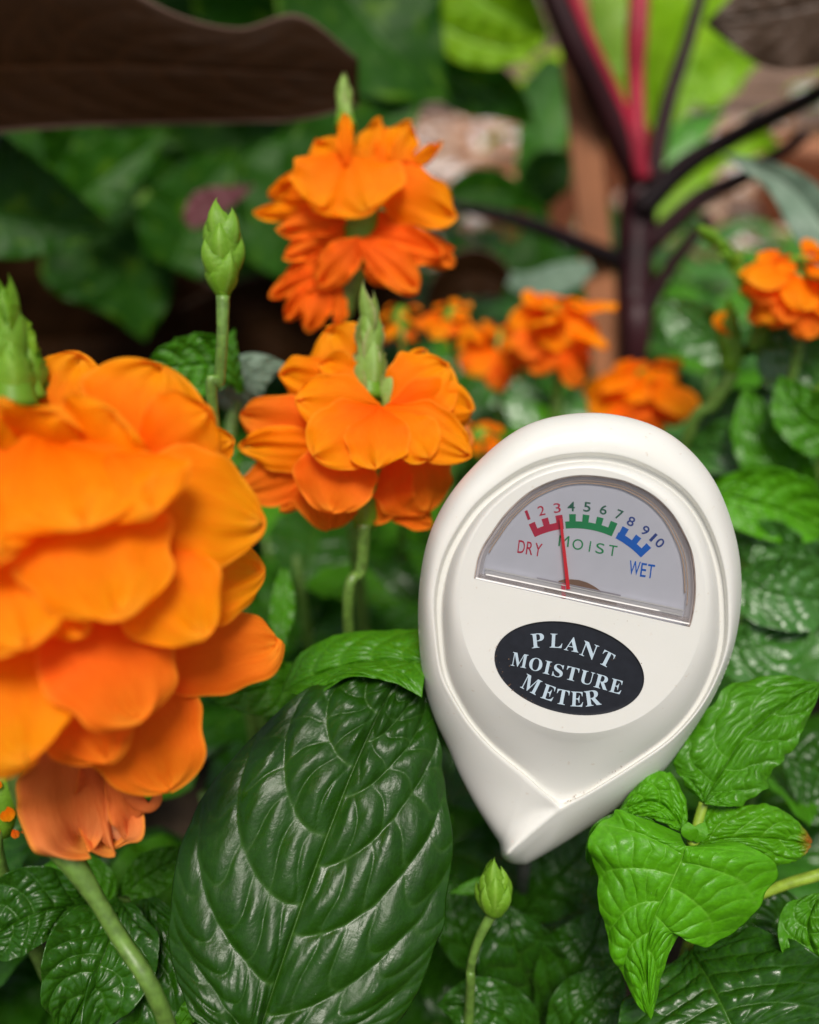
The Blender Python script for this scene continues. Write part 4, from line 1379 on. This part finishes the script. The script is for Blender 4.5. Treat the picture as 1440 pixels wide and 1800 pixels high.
low, fad = dict(mat='petal_low'), dict(mat='petal_faded')
fg = [
    ((95, 780), (150, 628), 165, .128, .131, dict(bow=.0012)),
    ((20, 790), (45, 650), 150, .128, .130, dict(bow=.0012, mat='petal_faded')),
    ((215, 800), (290, 642), 215, .122, .124, dict(bow=.0014)),
    ((250, 810), (372, 722), 150, .121, .123, dict(bow=.0012)),
    ((290, 810), (412, 776), 84, .126, .130, dict(bow=.0008)),
    ((60, 790), (105, 720), 170, .116, .112, dict(bow=.0012)),
    ((160, 800), (215, 730), 190, .117, .114, dict(bow=.0012)),
    ((-40, 800), (-10, 700), 170, .116, .112, dict(bow=.0012)),
    ((180, 850), (466, 912), 205, .1155, .126, dict(bow=.0014, cup=0.122)),
    ((80, 770), (150, 935), 330, .113, .1045, dict(bow=.0014, cup=0.105)),
    ((200, 800), (270, 905), 200, .113, .1085, dict(bow=.0012, cup=0.105)),
    ((-50, 780), (15, 978), 250, .109, .101, dict(bow=.0012, cup=0.105)),
    ((130, 850), (225, 1085), 260, .112, .1085, dict(bow=.0018, cup=0.122)),
    ((200, 930), (352, 1128), 190, .118, .1165, dict(bow=.0016)),
    ((240, 1030), (464, 1012), 165, .124, .133, dict(bow=.0012, cup=0.070)),
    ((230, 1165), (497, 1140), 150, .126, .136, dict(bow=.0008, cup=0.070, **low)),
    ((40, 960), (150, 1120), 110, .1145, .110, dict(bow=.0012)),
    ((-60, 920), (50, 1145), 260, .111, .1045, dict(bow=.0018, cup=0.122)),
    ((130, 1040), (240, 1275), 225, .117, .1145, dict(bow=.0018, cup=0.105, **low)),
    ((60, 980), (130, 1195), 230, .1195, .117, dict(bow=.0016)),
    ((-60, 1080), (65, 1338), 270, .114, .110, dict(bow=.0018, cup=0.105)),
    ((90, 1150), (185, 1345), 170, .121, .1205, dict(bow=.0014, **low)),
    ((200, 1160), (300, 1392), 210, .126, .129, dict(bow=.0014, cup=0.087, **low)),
    ((120, 1270), (150, 1494), 200, .131, .135, dict(bow=.0008, ruffle=.0032, **fad)),
    ((170, 1300), (205, 1488), 110, .133, .137, dict(bow=.0008, ruffle=.0035, **fad)),
    ((200, 1330), (235, 1470), 60, .132, .137, dict(bow=.0008, ruffle=.002, **fad)),
    ((-80, 1000), (-60, 1300), 260, .120, .118, dict(bow=.0018)),
    ((-80, 820), (-90, 1000), 260, .115, .110, dict(bow=.0018)),
]
r0 = P(40, 1300, .135)
f1 = flower('largest orange flower, out of focus at the left edge nearest the camera', fg,
            [(20, 1290, .133), (55, 1420, .134), (130, 1520, .135), (205, 1640, .136), (300, 1815, .138)], [.0022, .0021, .0022, .0013, .00135, .0014, .002, .0022],
            ((60, 720, .128), (40, 1330, .131), .006),
            [((28, 715, .124), (3, 480, .122), .0034, 9, BR, .5), ((62, 700, .126), (44, 560, .125), .0016, 4, BR, .6)], (P(300, 1815, .138)[0], P(300, 1815, .138)[1] - .0), seed=1)
# curled dried corolla under it
link('petal', tube_mesh('petal', [tuple(P(*q)) for q in ((215, 1375, .133), (240, 1408, .134), (262, 1420, .134), (276, 1405, .134), (272, 1378, .134))], [.0011, .0014, .001, .0009, .0005], M['petal_faded'], 10, 30, .4), [c for c in f1.children if c.name.startswith('flower_head')][0])
link('petal', tube_mesh('petal', [tuple(P(*q)) for q in ((230, 1390, .134), (205, 1420, .135), (200, 1452, .136), (212, 1478, .137))], [.0008, .0012, .0016, .0005], M['petal_dry'], 10, 30, .3), [c for c in f1.children if c.name.startswith('flower_head')][0])

mid = [
    ((640, 700), (570, 583), 130, .190, .192, dict(ruffle=.0012)),
    ((640, 700), (492, 655), 92, .186, .190, dict(ruffle=.0012)),
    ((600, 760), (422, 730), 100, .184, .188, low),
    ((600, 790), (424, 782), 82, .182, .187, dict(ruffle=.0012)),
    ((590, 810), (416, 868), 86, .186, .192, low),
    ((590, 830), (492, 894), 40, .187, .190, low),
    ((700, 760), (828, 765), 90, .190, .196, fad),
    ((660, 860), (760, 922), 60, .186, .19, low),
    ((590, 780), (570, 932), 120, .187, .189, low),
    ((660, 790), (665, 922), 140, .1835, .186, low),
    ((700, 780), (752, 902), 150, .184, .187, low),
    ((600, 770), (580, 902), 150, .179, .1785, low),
    ((680, 710), (745, 615), 64, .184, .186, dict(ruffle=.0012)),
    ((680, 725), (790, 640), 130, .181, .183, dict(ruffle=.0012)),
    ((680, 725), (832, 715), 120, .179, .184, dict(ruffle=.0012)),
    ((650, 715), (560, 640), 100, .182, .184, dict(ruffle=.0012)),
    ((668, 715), (520, 705), 105, .178, .1765, dict(bow=.0012, neck=.1)),
    ((670, 718), (552, 806), 128, .177, .173, dict(bow=.0014, neck=.08, twist=.15)),
    ((675, 715), (830, 795), 95, .177, .176, dict(bow=.0012, neck=.1)),
    ((670, 716), (664, 826), 118, .1755, .1705, dict(bow=.0014, neck=.08)),
    ((674, 716), (752, 810), 110, .1765, .173, dict(bow=.0014, neck=.08, twist=-.2)),
]
q = P(640, 1090, .19)
flower('middle orange flower between the large flower and the moisture meter', mid,
       [(640, 920, .185), (635, 1000, .188), (612, 1095, .19)], [.0016, .0014, .0013, .002, .0022],
       ((660, 700, .186), (640, 930, .187), .005),
       [((650, 700, .183), (649, 508, .184), .0032, 9, BRP, .5), ((680, 720, .181), (688, 640, .183), .001, 3, BRP, .6)], (q[0], q[1]), seed=2, bow=.00125)

top = [
    ((600, 330), (560, 248), 88, .214, .215, dict(ruffle=.002)),
    ((640, 330), (668, 214), 72, .216, .217, dict(ruffle=.002)),
    ((660, 330), (722, 216), 72, .216, .217, dict(ruffle=.002)),
    ((690, 320), (774, 254), 27, .215, .218, dict(ruffle=.002)),
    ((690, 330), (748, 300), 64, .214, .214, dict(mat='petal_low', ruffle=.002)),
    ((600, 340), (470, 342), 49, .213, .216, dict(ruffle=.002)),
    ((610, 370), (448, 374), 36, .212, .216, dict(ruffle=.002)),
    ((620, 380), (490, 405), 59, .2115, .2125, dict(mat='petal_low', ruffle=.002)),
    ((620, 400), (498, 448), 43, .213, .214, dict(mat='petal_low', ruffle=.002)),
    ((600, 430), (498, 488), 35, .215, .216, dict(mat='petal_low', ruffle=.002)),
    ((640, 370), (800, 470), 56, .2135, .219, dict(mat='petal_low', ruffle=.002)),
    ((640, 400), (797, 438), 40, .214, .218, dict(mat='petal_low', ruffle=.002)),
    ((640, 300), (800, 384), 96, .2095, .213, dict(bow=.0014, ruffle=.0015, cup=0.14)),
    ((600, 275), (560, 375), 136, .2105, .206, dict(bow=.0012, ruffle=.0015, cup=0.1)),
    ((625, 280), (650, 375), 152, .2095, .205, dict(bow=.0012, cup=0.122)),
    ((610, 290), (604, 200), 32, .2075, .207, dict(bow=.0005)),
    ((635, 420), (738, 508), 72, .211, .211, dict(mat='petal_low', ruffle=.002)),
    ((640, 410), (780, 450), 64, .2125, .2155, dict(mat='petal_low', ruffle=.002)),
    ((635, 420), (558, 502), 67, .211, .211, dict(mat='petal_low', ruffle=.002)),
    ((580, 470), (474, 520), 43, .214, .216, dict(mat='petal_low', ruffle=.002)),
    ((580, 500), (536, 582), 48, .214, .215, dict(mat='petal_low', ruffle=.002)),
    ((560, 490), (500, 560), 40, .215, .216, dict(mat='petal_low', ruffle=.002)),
    ((600, 480), (592, 578), 27, .2155, .217, dict(mat='petal_low', ruffle=.002)),
    ((700, 330), (790, 400), 50, .2125, .2165, dict(ruffle=.001)),
    ((560, 300), (478, 345), 40, .212, .215, dict(ruffle=.001)),
    ((640, 450), (690, 500), 50, .214, .215, dict(mat='petal_low', ruffle=.001)),
]
q = P(640, 600, .22)
flower('tall blurred orange flower against the dark bronze leaf at the top', top,
       [(628, 440, .216), (606, 540, .220), (600, 640, .225)], [.0045, .0028, .0018, .0024, .0024],
       ((625, 290, .214), (635, 470, .216), .0055),
       [((608, 225, .2115), (603, 132, .212), .0030, 8, BRP, .5)], (q[0], q[1]), seed=3, bow=.00125)


def auto_flower(label, cx, cy, d, rx, ry, n, seed, mat='petal', group='small orange flowers blurred in the background', stem_to=None, holes=0.0):
    rnd = random.Random(seed)
    c = P(cx, cy, d)
    sc = d / 1440
    th = thing('orange_flower', label, 'flower', (c[0], c[1], 0), group)
    head = link('flower_head', tube_mesh('flower_head', [tuple(P(cx, cy - ry * .5, d)), tuple(c), tuple(P(cx, cy + ry * .7, d))], [.002, .004, .002], M['bract'], 10, 8), th)
    n = int(n * 1.6)
    for k in range(n):
        q = k * 2.4 + rnd.uniform(-.3, .3)
        v = (k + .5) / n
        rr = math.sin(math.pi * min(1, v * .8 + .15))
        out_ = Vector((math.cos(q) * 1.0, math.sin(q) * .8, 0))
        pos = c + UP * ((0.5 - v) * 1.3 * ry * sc) + out_ * .004
        dr = out_ + Vector((rnd.uniform(-.3, .3), 0, 0.3 - 1.1 * v + rnd.uniform(-.45, .45)))
        L = rx * sc * rnd.uniform(.5, 1.05) * rr
        link('petal', rnd.choice(PL if v < .5 else PLL), head, frame(pos, dr, Vector((rnd.uniform(-.5, .5), rnd.uniform(-.6, .2), 1)) + out_ * .3, L))
    stem_to_soil(th, [(cx, cy + ry * .3, d), (cx + 4, cy + ry * 1.4, d * 1.01)], [.0016, .0014, .002, .002], M['stem'], seg=8)
    return th


for a in [
    ('wide orange flower head low behind the stake, left of its foot', 975, 572, .30, 95, 75, 34, 3),
    ('dull orange flower head tucked left behind the wide background flower', 875, 610, .33, 70, 60, 22, 4),
    ('small orange flower just above the top of the moisture meter', 1130, 680, .31, 98, 62, 22, 5),
    ('orange flower cut by the right edge of the picture', 1400, 495, .235, 92, 85, 30, 6),
    ('small single orange bloom between the middle flower and the wide background flower', 795, 560, .30, 56, 36, 12, 7),
    ('narrow orange bloom close behind the tall top flower stem', 705, 565, .31, 40, 50, 10, 8),
    ('low orange bloom behind the right side of the middle flower', 845, 768, .28, 42, 32, 10, 9),
    ('small dark orange bloom at the left edge beneath the largest flower', 2, 1400, .165, 34, 100, 14, 11),
    ('sliver of orange bloom at the right edge beside the glossy leaves', 1455, 690, .25, 22, 46, 9, 12),
]:
    auto_flower(*a)

# ------------------------------------------------------------------ buds
def budplant(label, b0, b1, r, stem, sr, n, mesh, seed, size=.5, sm='stem'):
    q = P(*stem[-1])
    th = thing('flower_bud', label, 'flower bud', (q[0], q[1], 0))
    bract_spike(th, P(*b0), P(*b1), r, n, mesh, seed, size)
    stem_to_soil(th, stem, sr, M[sm])
    return th


budplant('closed green bud on a slim stem against the dark background, left of the top flower', (392, 522, .168), (392, 366, .168), .0041, [(392, 520, .168), (391, 590, .169), (386, 670, .172), (378, 760, .176)], [.0014, .0012, .0012, .0012, .002, .002], 14, BRB, 3)
budplant('small yellow green bud just below the tip of the moisture meter', (868, 1608, .163), (870, 1530, .162), .0055, [(866, 1605, .163), (842, 1650, .164), (828, 1700, .166), (826, 1760, .17)], [.0011, .0009, .0009, .0010, .002, .002], 12, BRB, 5, .7)
# spent spike on the right
st = thing('spent_flower_spike', 'curved spent flower spike with one orange remnant above the right leaves', 'flower spike', (P(1205, 790, .27)[0], P(1205, 790, .27)[1], 0))
bract_spike(st, P(1290, 662, .255), P(1278, 545, .25), .0040, 8, BR, 8, .55)
stem_to_soil(st, [(1290, 655, .255), (1255, 710, .26), (1205, 785, .27)], [.0022, .0019, .0019, .002, .002], M['stem'])
core = link('flower_spike', tube_mesh('flower_spike', [tuple(P(*q)) for q in ((1300, 620, .255), (1345, 590, .258), (1330, 510, .258), (1275, 440, .256), (1215, 388, .252))], [.002, .003, .003, .002, .0006], M['leaf'], 14, 40, .8, .2), st)
rnd = random.Random(9)
spn = catmull([list(P(*q)) for q in ((1330, 620, .252), (1340, 560, .252), (1320, 500, .252), (1275, 440, .25), (1225, 395, .248))], 26)
for k in range(24):
    p0 = Vector(spn[k]); tn = (Vector(spn[k + 1]) - p0).normalized()
    sd = Vector((rnd.uniform(-1, 1), rnd.uniform(-1, .3), rnd.uniform(-1, 1)))
    link('bract', BR, core, frame(p0, tn + sd * .5, sd, rnd.uniform(.007, .012) * (1.1 - k / 40)))
ph = link('petal', PL[0], core, frame(P(1285, 590, .249), UP + RT * -.2, -FWD, .008))

# ================================================================== HERO LEAVES
def plant(label, px, py, d, cat='plant', group=None):
    q = P(px, py, d)
    return thing('crossandra_plant', label, cat, (q[0], q[1], 0), group)


pA = plant('plant with the big dark quilted leaf in front, left of the moisture meter', 440, 1900, .150)
edge_leaf(pA, D3([(444, 1856), (470, 1770), (505, 1665), (540, 1565), (575, 1470), (610, 1380), (640, 1310), (668, 1250), (694, 1200), (712, 1165)], .140, .166),
          D3([(425, 1860), (346, 1796), (305, 1705), (296, 1605), (322, 1468), (390, 1356), (458, 1276), (536, 1214), (630, 1172), (706, 1162)], .139, .170),
          D3([(462, 1866), (650, 1836), (738, 1742), (780, 1625), (800, 1500), (786, 1400), (777, 1320), (762, 1255), (742, 1200), (716, 1162)], .141, .171),
          M['leaf_big'], amp=0.0016, nv=6.6, sweep=.34, seed=3.3, nu=181, nvv=261, bulge=.05, curl=.05, midw=.011, veinw=.032, cross=4.2, ruffle=.0006)
edge_leaf(pA, D3([(498, 1213), (560, 1185), (620, 1166), (690, 1160), (752, 1165)], .170, .163),
          D3([(498, 1205), (530, 1148), (600, 1114), (680, 1108), (750, 1106)], .176, .172),
          D3([(500, 1216), (556, 1222), (615, 1190), (690, 1200), (742, 1226)], .164, .157), M['leaf_mid'], amp=.0009, nv=5, seed=5, nu=81, nvv=101, bulge=.08)
leafobj(pA, [(560, 1190, .20), (500, 1200, .19), (430, 1215, .185), (365, 1225, .185)], [16, 44, 50, 30, 0], [10, 30, 40, 30, 0], M['leaf_mid'], amp=0.001, nv=6, seed=6, nu=61, nvv=81, curl=(.2, .3))
leafobj(pA, [(500, 1000, .21), (495, 1060, .205), (492, 1110, .20), (496, 1165, .20)], [8, 22, 24, 12, 0], [8, 18, 20, 12, 0], M['leaf_mid'], amp=0.0004, nv=5, seed=7, nu=41, nvv=51)
stem_to_soil(pA, [(700, 1215, .19), (560, 1500, .19), (450, 1800, .17)], [.002, .002, .0022, .0025, .0025], M['stem'])
link('leaf_stalk', tube_mesh('leaf_stalk', [tuple(P(430, 1870, .139)), tuple(P(425, 1900, .15)), tuple(P(450, 1900, .18))], [.0012, .0014, .0016], M['stem'], 10, 12), pA)

pB = plant('bright young leafy sprig at the lower right beside the meter tip', 1235, 1560, .165)
edge_leaf(pB, D3([(1206, 1487), (1202, 1500), (1197, 1515), (1190, 1530), (1182, 1548), (1173, 1566), (1163, 1585), (1152, 1610), (1143, 1635), (1138, 1665), (1137, 1700), (1139, 1745), (1142, 1788)], .1475, .149),
          D3([(1225, 1486), (1294, 1485), (1337, 1499), (1366, 1529), (1348, 1572), (1322, 1614), (1284, 1645), (1243, 1667), (1208, 1640), (1180, 1665), (1166, 1705), (1155, 1755), (1144, 1789)], .151, .150),
          D3([(1195, 1470), (1123, 1437), (1085, 1427), (1055, 1450), (1028, 1484), (1045, 1525), (1054, 1570), (1057, 1620), (1067, 1655), (1080, 1690), (1093, 1718), (1118, 1758), (1140, 1788)], .153, .150),
          M['leaf_young'], amp=.0011, nv=5.2, sweep=.18, seed=2.2, nu=141, nvv=181, bulge=.04, curl=.08, midw=.013, ruffle=.0008, serr=.04, veinw=.03)
edge_leaf(pB, D3([(1237, 1411), (1255, 1380), (1274, 1348), (1303, 1303), (1350, 1260), (1402, 1224), (1440, 1204)], .160, .166),
          D3([(1234, 1409), (1200, 1372), (1188, 1340), (1222, 1275), (1290, 1200), (1388, 1188), (1439, 1202)], .161, .168),
          D3([(1240, 1412), (1290, 1418), (1340, 1392), (1362, 1352), (1392, 1318), (1420, 1268), (1441, 1206)], .157, .165),
          M['leaf_mid'], amp=.0011, nv=5, sweep=.3, seed=8.1, nu=121, nvv=141, bulge=.05, curl=.08, ruffle=.0009, serr=.06, veinw=.03)
edge_leaf(pB, D3([(1226, 1484), (1250, 1478), (1290, 1472), (1340, 1472), (1385, 1477), (1424, 1484)], .158, .160),
          D3([(1228, 1478), (1240, 1424), (1290, 1420), (1350, 1414), (1400, 1440), (1428, 1478)], .161, .161),
          D3([(1230, 1490), (1262, 1492), (1310, 1496), (1362, 1520), (1402, 1513), (1426, 1488)], .156, .159),
          M['leaf_tipped'], serr=.04, amp=.0010, nv=5, sweep=.3, seed=1.4, nu=91, nvv=111, bulge=.1, curl=.08, tipedge=True)
edge_leaf(pB, D3([(1202, 1462), (1186, 1435), (1160, 1412), (1128, 1410), (1088, 1428)], .159, .160),
          D3([(1200, 1464), (1168, 1448), (1140, 1437), (1112, 1432), (1088, 1430)], .157, .159),
          D3([(1205, 1458), (1206, 1408), (1172, 1356), (1128, 1370), (1087, 1426)], .161, .162),
          M['leaf_young'], serr=.06, amp=.0010, nv=5, sweep=.3, seed=9.4, nu=91, nvv=101, bulge=.12, curl=.08, ruffle=.0004)
leafobj(pB, [(1180, 1480, .160), (1120, 1465, .158), (1070, 1480, .158), (1040, 1540, .162)], [6, 26, 36, 30, 0], [6, 26, 36, 30, 0], M['leaf_mid'], amp=0.0008, nv=5, seed=4.4, nu=51, nvv=61, curl=(.3, .3))
leafobj(pB, [(1218, 1478, .156), (1212, 1460, .1555), (1210, 1445, .156)], [3, 14, 12, 0], [3, 14, 12, 0], M['leaf_young'], amp=0.00002, wave=0, nv=4, seed=4, nu=31, nvv=31)
leafobj(pB, [(1222, 1480, .1565), (1232, 1462, .156), (1240, 1445, .157)], [3, 12, 10, 0], [3, 12, 10, 0], M['leaf_young'], amp=0.00002, wave=0, nv=4, seed=5, nu=31, nvv=31)
link('leaf_stalk', tube_mesh('leaf_stalk', [tuple(P(1216, 1492, .159)), tuple(P(1226, 1450, .160)), tuple(P(1237, 1412, .1605))], [.0011, .0010, .0009], M['stem_yellow'], 10, 14), pB)
stem_to_soil(pB, [(1218, 1475, .158), (1222, 1520, .162), (1232, 1600, .170)], [.0012, .0014, .0016, .002, .002], M['stem_yellow'])
link('leaf_stalk', tube_mesh('leaf_stalk', [tuple(P(1330, 1575, .168)), tuple(P(1390, 1552, .166)), tuple(P(1470, 1530, .164))], [.0010, .0011, .0012], M['stem_yellow'], 10, 14), pB)

pC = plant('dark leaved plant filling the lower right corner beneath the bright sprig', 1260, 1860, .18)
leafobj(pC, [(1215, 1670, .170), (1250, 1730, .160), (1285, 1800, .154), (1330, 1900, .150)], [10, 110, 160, 190, 180, 150], [10, 110, 165, 190, 180, 160], M['leaf'], amp=0.0009, nv=7, sweep=.3, seed=1.1, nu=101, nvv=121, fold=(-.05, .05), curl=(.25, .3))
leafobj(pC, [(1210, 1640, .180), (1290, 1625, .176), (1360, 1630, .175), (1440, 1668, .176)], [10, 50, 70, 56, 0], [10, 44, 62, 50, 0], M['leaf'], amp=0.0009, nv=6, seed=2.1, nu=81, nvv=101, curl=(.3, .3), fold=(.1, .2))
leafobj(pC, [(1490, 1760, .158), (1440, 1690, .156), (1420, 1630, .157), (1440, 1570, .160)], [10, 40, 50, 40, 0], [10, 50, 60, 40, 0], M['leaf_mid'], amp=0.001, nv=6, seed=3.1, nu=61, nvv=81, curl=(.3, .3))
leafobj(pC, [(1380, 1330, .20), (1430, 1350, .20), (1480, 1380, .20), (1540, 1420, .20)], [20, 70, 90, 60, 0], [20, 70, 90, 60, 0], M['leaf'], amp=0.0009, nv=6, seed=5.1, nu=61, nvv=81, curl=(.2, .2))
leafobj(pC, [(850, 1560, .185), (880, 1545, .184), (830, 1560, .182), (790, 1570, .182)], [4, 10, 12, 0], [4, 10, 12, 0], M['leaf_mid'], amp=0.0002, nv=5, seed=5.6, nu=31, nvv=31)
stem_to_soil(pC, [(1215, 1665, .175), (1230, 1760, .18)], [.0016, .0018, .002, .002], M['stem'])

pD = plant('glossy leafy plant at the lower left corner beneath the largest flower', 220, 1750, .16)
leafobj(pD, [(215, 1585, .168), (190, 1660, .160), (160, 1730, .157), (110, 1830, .158)], [10, 70, 92, 88, 60, 0], [10, 74, 96, 88, 60, 0], M['leaf'], amp=0.0010, nv=6, seed=6.1, nu=101, nvv=121, curl=(.3, .3), fold=(-.05, .05), sweep=.3)
leafobj(pD, [(260, 1580, .172), (262, 1660, .166), (250, 1750, .162), (230, 1880, .16)], [10, 60, 80, 80, 60], [10, 60, 84, 90, 60], M['leaf'], amp=0.0009, nv=7, seed=7.1, nu=101, nvv=121, curl=(.25, .25), fold=(.25, .25), sweep=.5)
leafobj(pD, [(150, 1590, .17), (80, 1600, .164), (20, 1625, .162), (-50, 1680, .162)], [10, 40, 54, 50, 0], [10, 60, 80, 60, 0], M['leaf'], amp=0.0010, nv=6, seed=8.1, nu=81, nvv=101, curl=(.3, .3))
leafobj(pD, [(190, 1590, .176), (170, 1560, .176), (110, 1545, .177), (40, 1550, .18)], [8, 26, 36, 30, 0], [8, 30, 44, 30, 0], M['leaf_mid'], amp=0.0010, nv=6, seed=9.1, nu=61, nvv=81, curl=(.3, .3))
leafobj(pD, [(210, 1580, .18), (250, 1545, .18), (290, 1520, .18), (345, 1490, .184)], [8, 26, 36, 26, 0], [8, 30, 38, 26, 0], M['leaf_mid'], amp=0.0010, nv=6, seed=10.1, nu=61, nvv=81, curl=(.3, .3))
leafobj(pD, [(300, 1830, .155), (325, 1790, .154), (340, 1770, .154), (352, 1760, .155)], [6, 16, 16, 0], [6, 16, 16, 0], M['leaf_mid'], amp=0.0003, nv=5, seed=11.1, nu=31, nvv=41)
stem_to_soil(pD, [(215, 1582, .17), (222, 1680, .172)], [.0016, .0018, .002, .002], M['stem'])

pE = plant('plant with pale leaves showing behind the green bud', 400, 760, .21)
leafobj(pE, [(420, 660, .205), (370, 640, .200), (310, 645, .198), (250, 650, .200)], [10, 50, 56, 40, 0], [10, 46, 50, 36, 0], M['leaf_mid'], amp=0.0011, nv=6, seed=12.1, nu=81, nvv=101, curl=(.3, .3), serr=.12)
leafobj(pE, [(440, 740, .215), (425, 690, .21), (450, 655, .21), (505, 640, .212)], [10, 40, 46, 30, 0], [10, 30, 36, 26, 0], M['grey_leaf'], amp=0.0006, nv=5, seed=13.1, nu=61, nvv=81)
leafobj(pE, [(425, 690, .20), (410, 650, .197), (405, 610, .196), (412, 580, .198)], [6, 20, 24, 0], [6, 14, 12, 0], M['leaf_mid'], amp=0.0006, nv=5, seed=14.1, nu=41, nvv=61)
leafobj(pE, [(360, 860, .21), (395, 830, .205), (405, 800, .205), (395, 770, .207)], [6, 16, 20, 0], [6, 16, 20, 0], M['leaf_mid'], amp=0.0006, nv=5, seed=15.1, nu=41, nvv=61)
stem_to_soil(pE, [(425, 670, .212), (405, 760, .212), (400, 860, .212)], [.0016, .0018, .0018, .002, .002], M['stem'])

pF = plant('blurred glossy leafy plant filling the right edge above the young sprig', 1380, 900, .27)
for i, (a, L_, R_, m_) in enumerate([
    ([(1245, 860, .225), (1310, 880, .22), (1380, 900, .22), (1470, 940, .225)], [10, 50, 66, 56, 0], [10, 44, 56, 46, 0], 'leaf_young'),
    ([(1210, 790, .26), (1280, 790, .25), (1360, 785, .25), (1440, 800, .255)], [10, 46, 60, 50, 0], [10, 40, 50, 40, 0], 'leaf_sheen'),
    ([(1480, 700, .25), (1420, 660, .25), (1380, 600, .25), (1360, 530, .255)], [10, 50, 60, 40, 0], [10, 50, 66, 46, 0], 'leaf_sheen'),
    ([(1300, 640, .30), (1250, 600, .30), (1200, 560, .30), (1160, 525, .305)], [10, 34, 44, 30, 0], [10, 34, 44, 30, 0], 'leaf_sheen'),
    ([(1300, 1010, .21), (1350, 1040, .205), (1410, 1050, .205), (1480, 1060, .21)], [10, 60, 70, 56, 0], [10, 54, 60, 50, 0], 'leaf_sheen'),
    ([(1440, 900, .24), (1380, 830, .24), (1330, 760, .24), (1310, 680, .245)], [10, 34, 50, 34, 0], [10, 40, 56, 38, 0], 'leaf_mid'),
    ([(1500, 800, .23), (1450, 760, .23), (1400, 720, .23), (1370, 660, .235)], [10, 40, 50, 34, 0], [10, 40, 56, 38, 0], 'leaf_mid'),
    ([(1210, 760, .29), (1270, 740, .285), (1330, 720, .28), (1400, 720, .285)], [10, 34, 46, 30, 0], [10, 34, 46, 30, 0], 'leaf_sheen'),
    ([(1420, 1010, .22), (1380, 980, .22), (1330, 960, .22), (1290, 980, .225)], [10, 34, 50, 36, 0], [10, 34, 50, 36, 0], 'leaf_sheen'),
    ([(1470, 560, .27), (1430, 620, .265), (1390, 660, .26), (1330, 690, .265)], [10, 34, 50, 36, 0], [10, 34, 50, 36, 0], 'leaf_sheen'),
    ([(1260, 1120, .21), (1310, 1140, .205), (1350, 1130, .205), (1420, 1090, .21)], [10, 40, 60, 46, 0], [10, 54, 60, 50, 0], 'leaf_sheen')]):
    leafobj(pF, a, L_, R_, M[m_], amp=0.0009, nv=6, seed=30.1 + i, nu=61, nvv=81, curl=(.3, .3), fold=(.05, .1), serr=.1)
stem_to_soil(pF, [(1370, 640, .26), (1380, 800, .262), (1380, 950, .265)], [.0016, .0018, .002, .002, .002], M['stem'])

pG = plant('dim dark leaved plant in the gap beneath the tip of the moisture meter', 930, 1800, .20)
for i, (a, L_, R_, m_) in enumerate([
    ([(960, 1800, .20), (930, 1730, .192), (905, 1660, .188), (890, 1590, .19)], [10, 60, 80, 60, 0], [10, 60, 76, 60, 0], 'leaf'),
    ([(950, 1790, .19), (1000, 1720, .186), (1040, 1660, .186), (1060, 1590, .19)], [10, 50, 64, 46, 0], [10, 50, 64, 46, 0], 'leaf'),
    ([(930, 1850, .18), (900, 1800, .176), (840, 1770, .175), (770, 1765, .178)], [10, 50, 64, 46, 0], [10, 40, 50, 40, 0], 'leaf'),
    ([(980, 1850, .18), (1010, 1790, .176), (1050, 1750, .176), (1090, 1700, .18)], [10, 40, 50, 36, 0], [10, 44, 60, 46, 0], 'leaf'),
    ([(900, 1620, .205), (960, 1560, .20), (1010, 1510, .20), (1060, 1450, .205)], [10, 40, 60, 46, 0], [10, 44, 60, 46, 0], 'leaf'),
    ([(860, 1720, .20), (820, 1660, .195), (800, 1600, .195), (800, 1540, .20)], [10, 30, 40, 26, 0], [10, 34, 40, 26, 0], 'leaf')]):
    leafobj(pG, a, L_, R_, M[m_], amp=0.0009, nv=6, seed=50.1 + i, nu=61, nvv=81, curl=(.3, .3), fold=(.05, .1))
stem_to_soil(pG, [(935, 1660, .196), (940, 1760, .20)], [.0016, .0018, .002, .002], M['stem'])
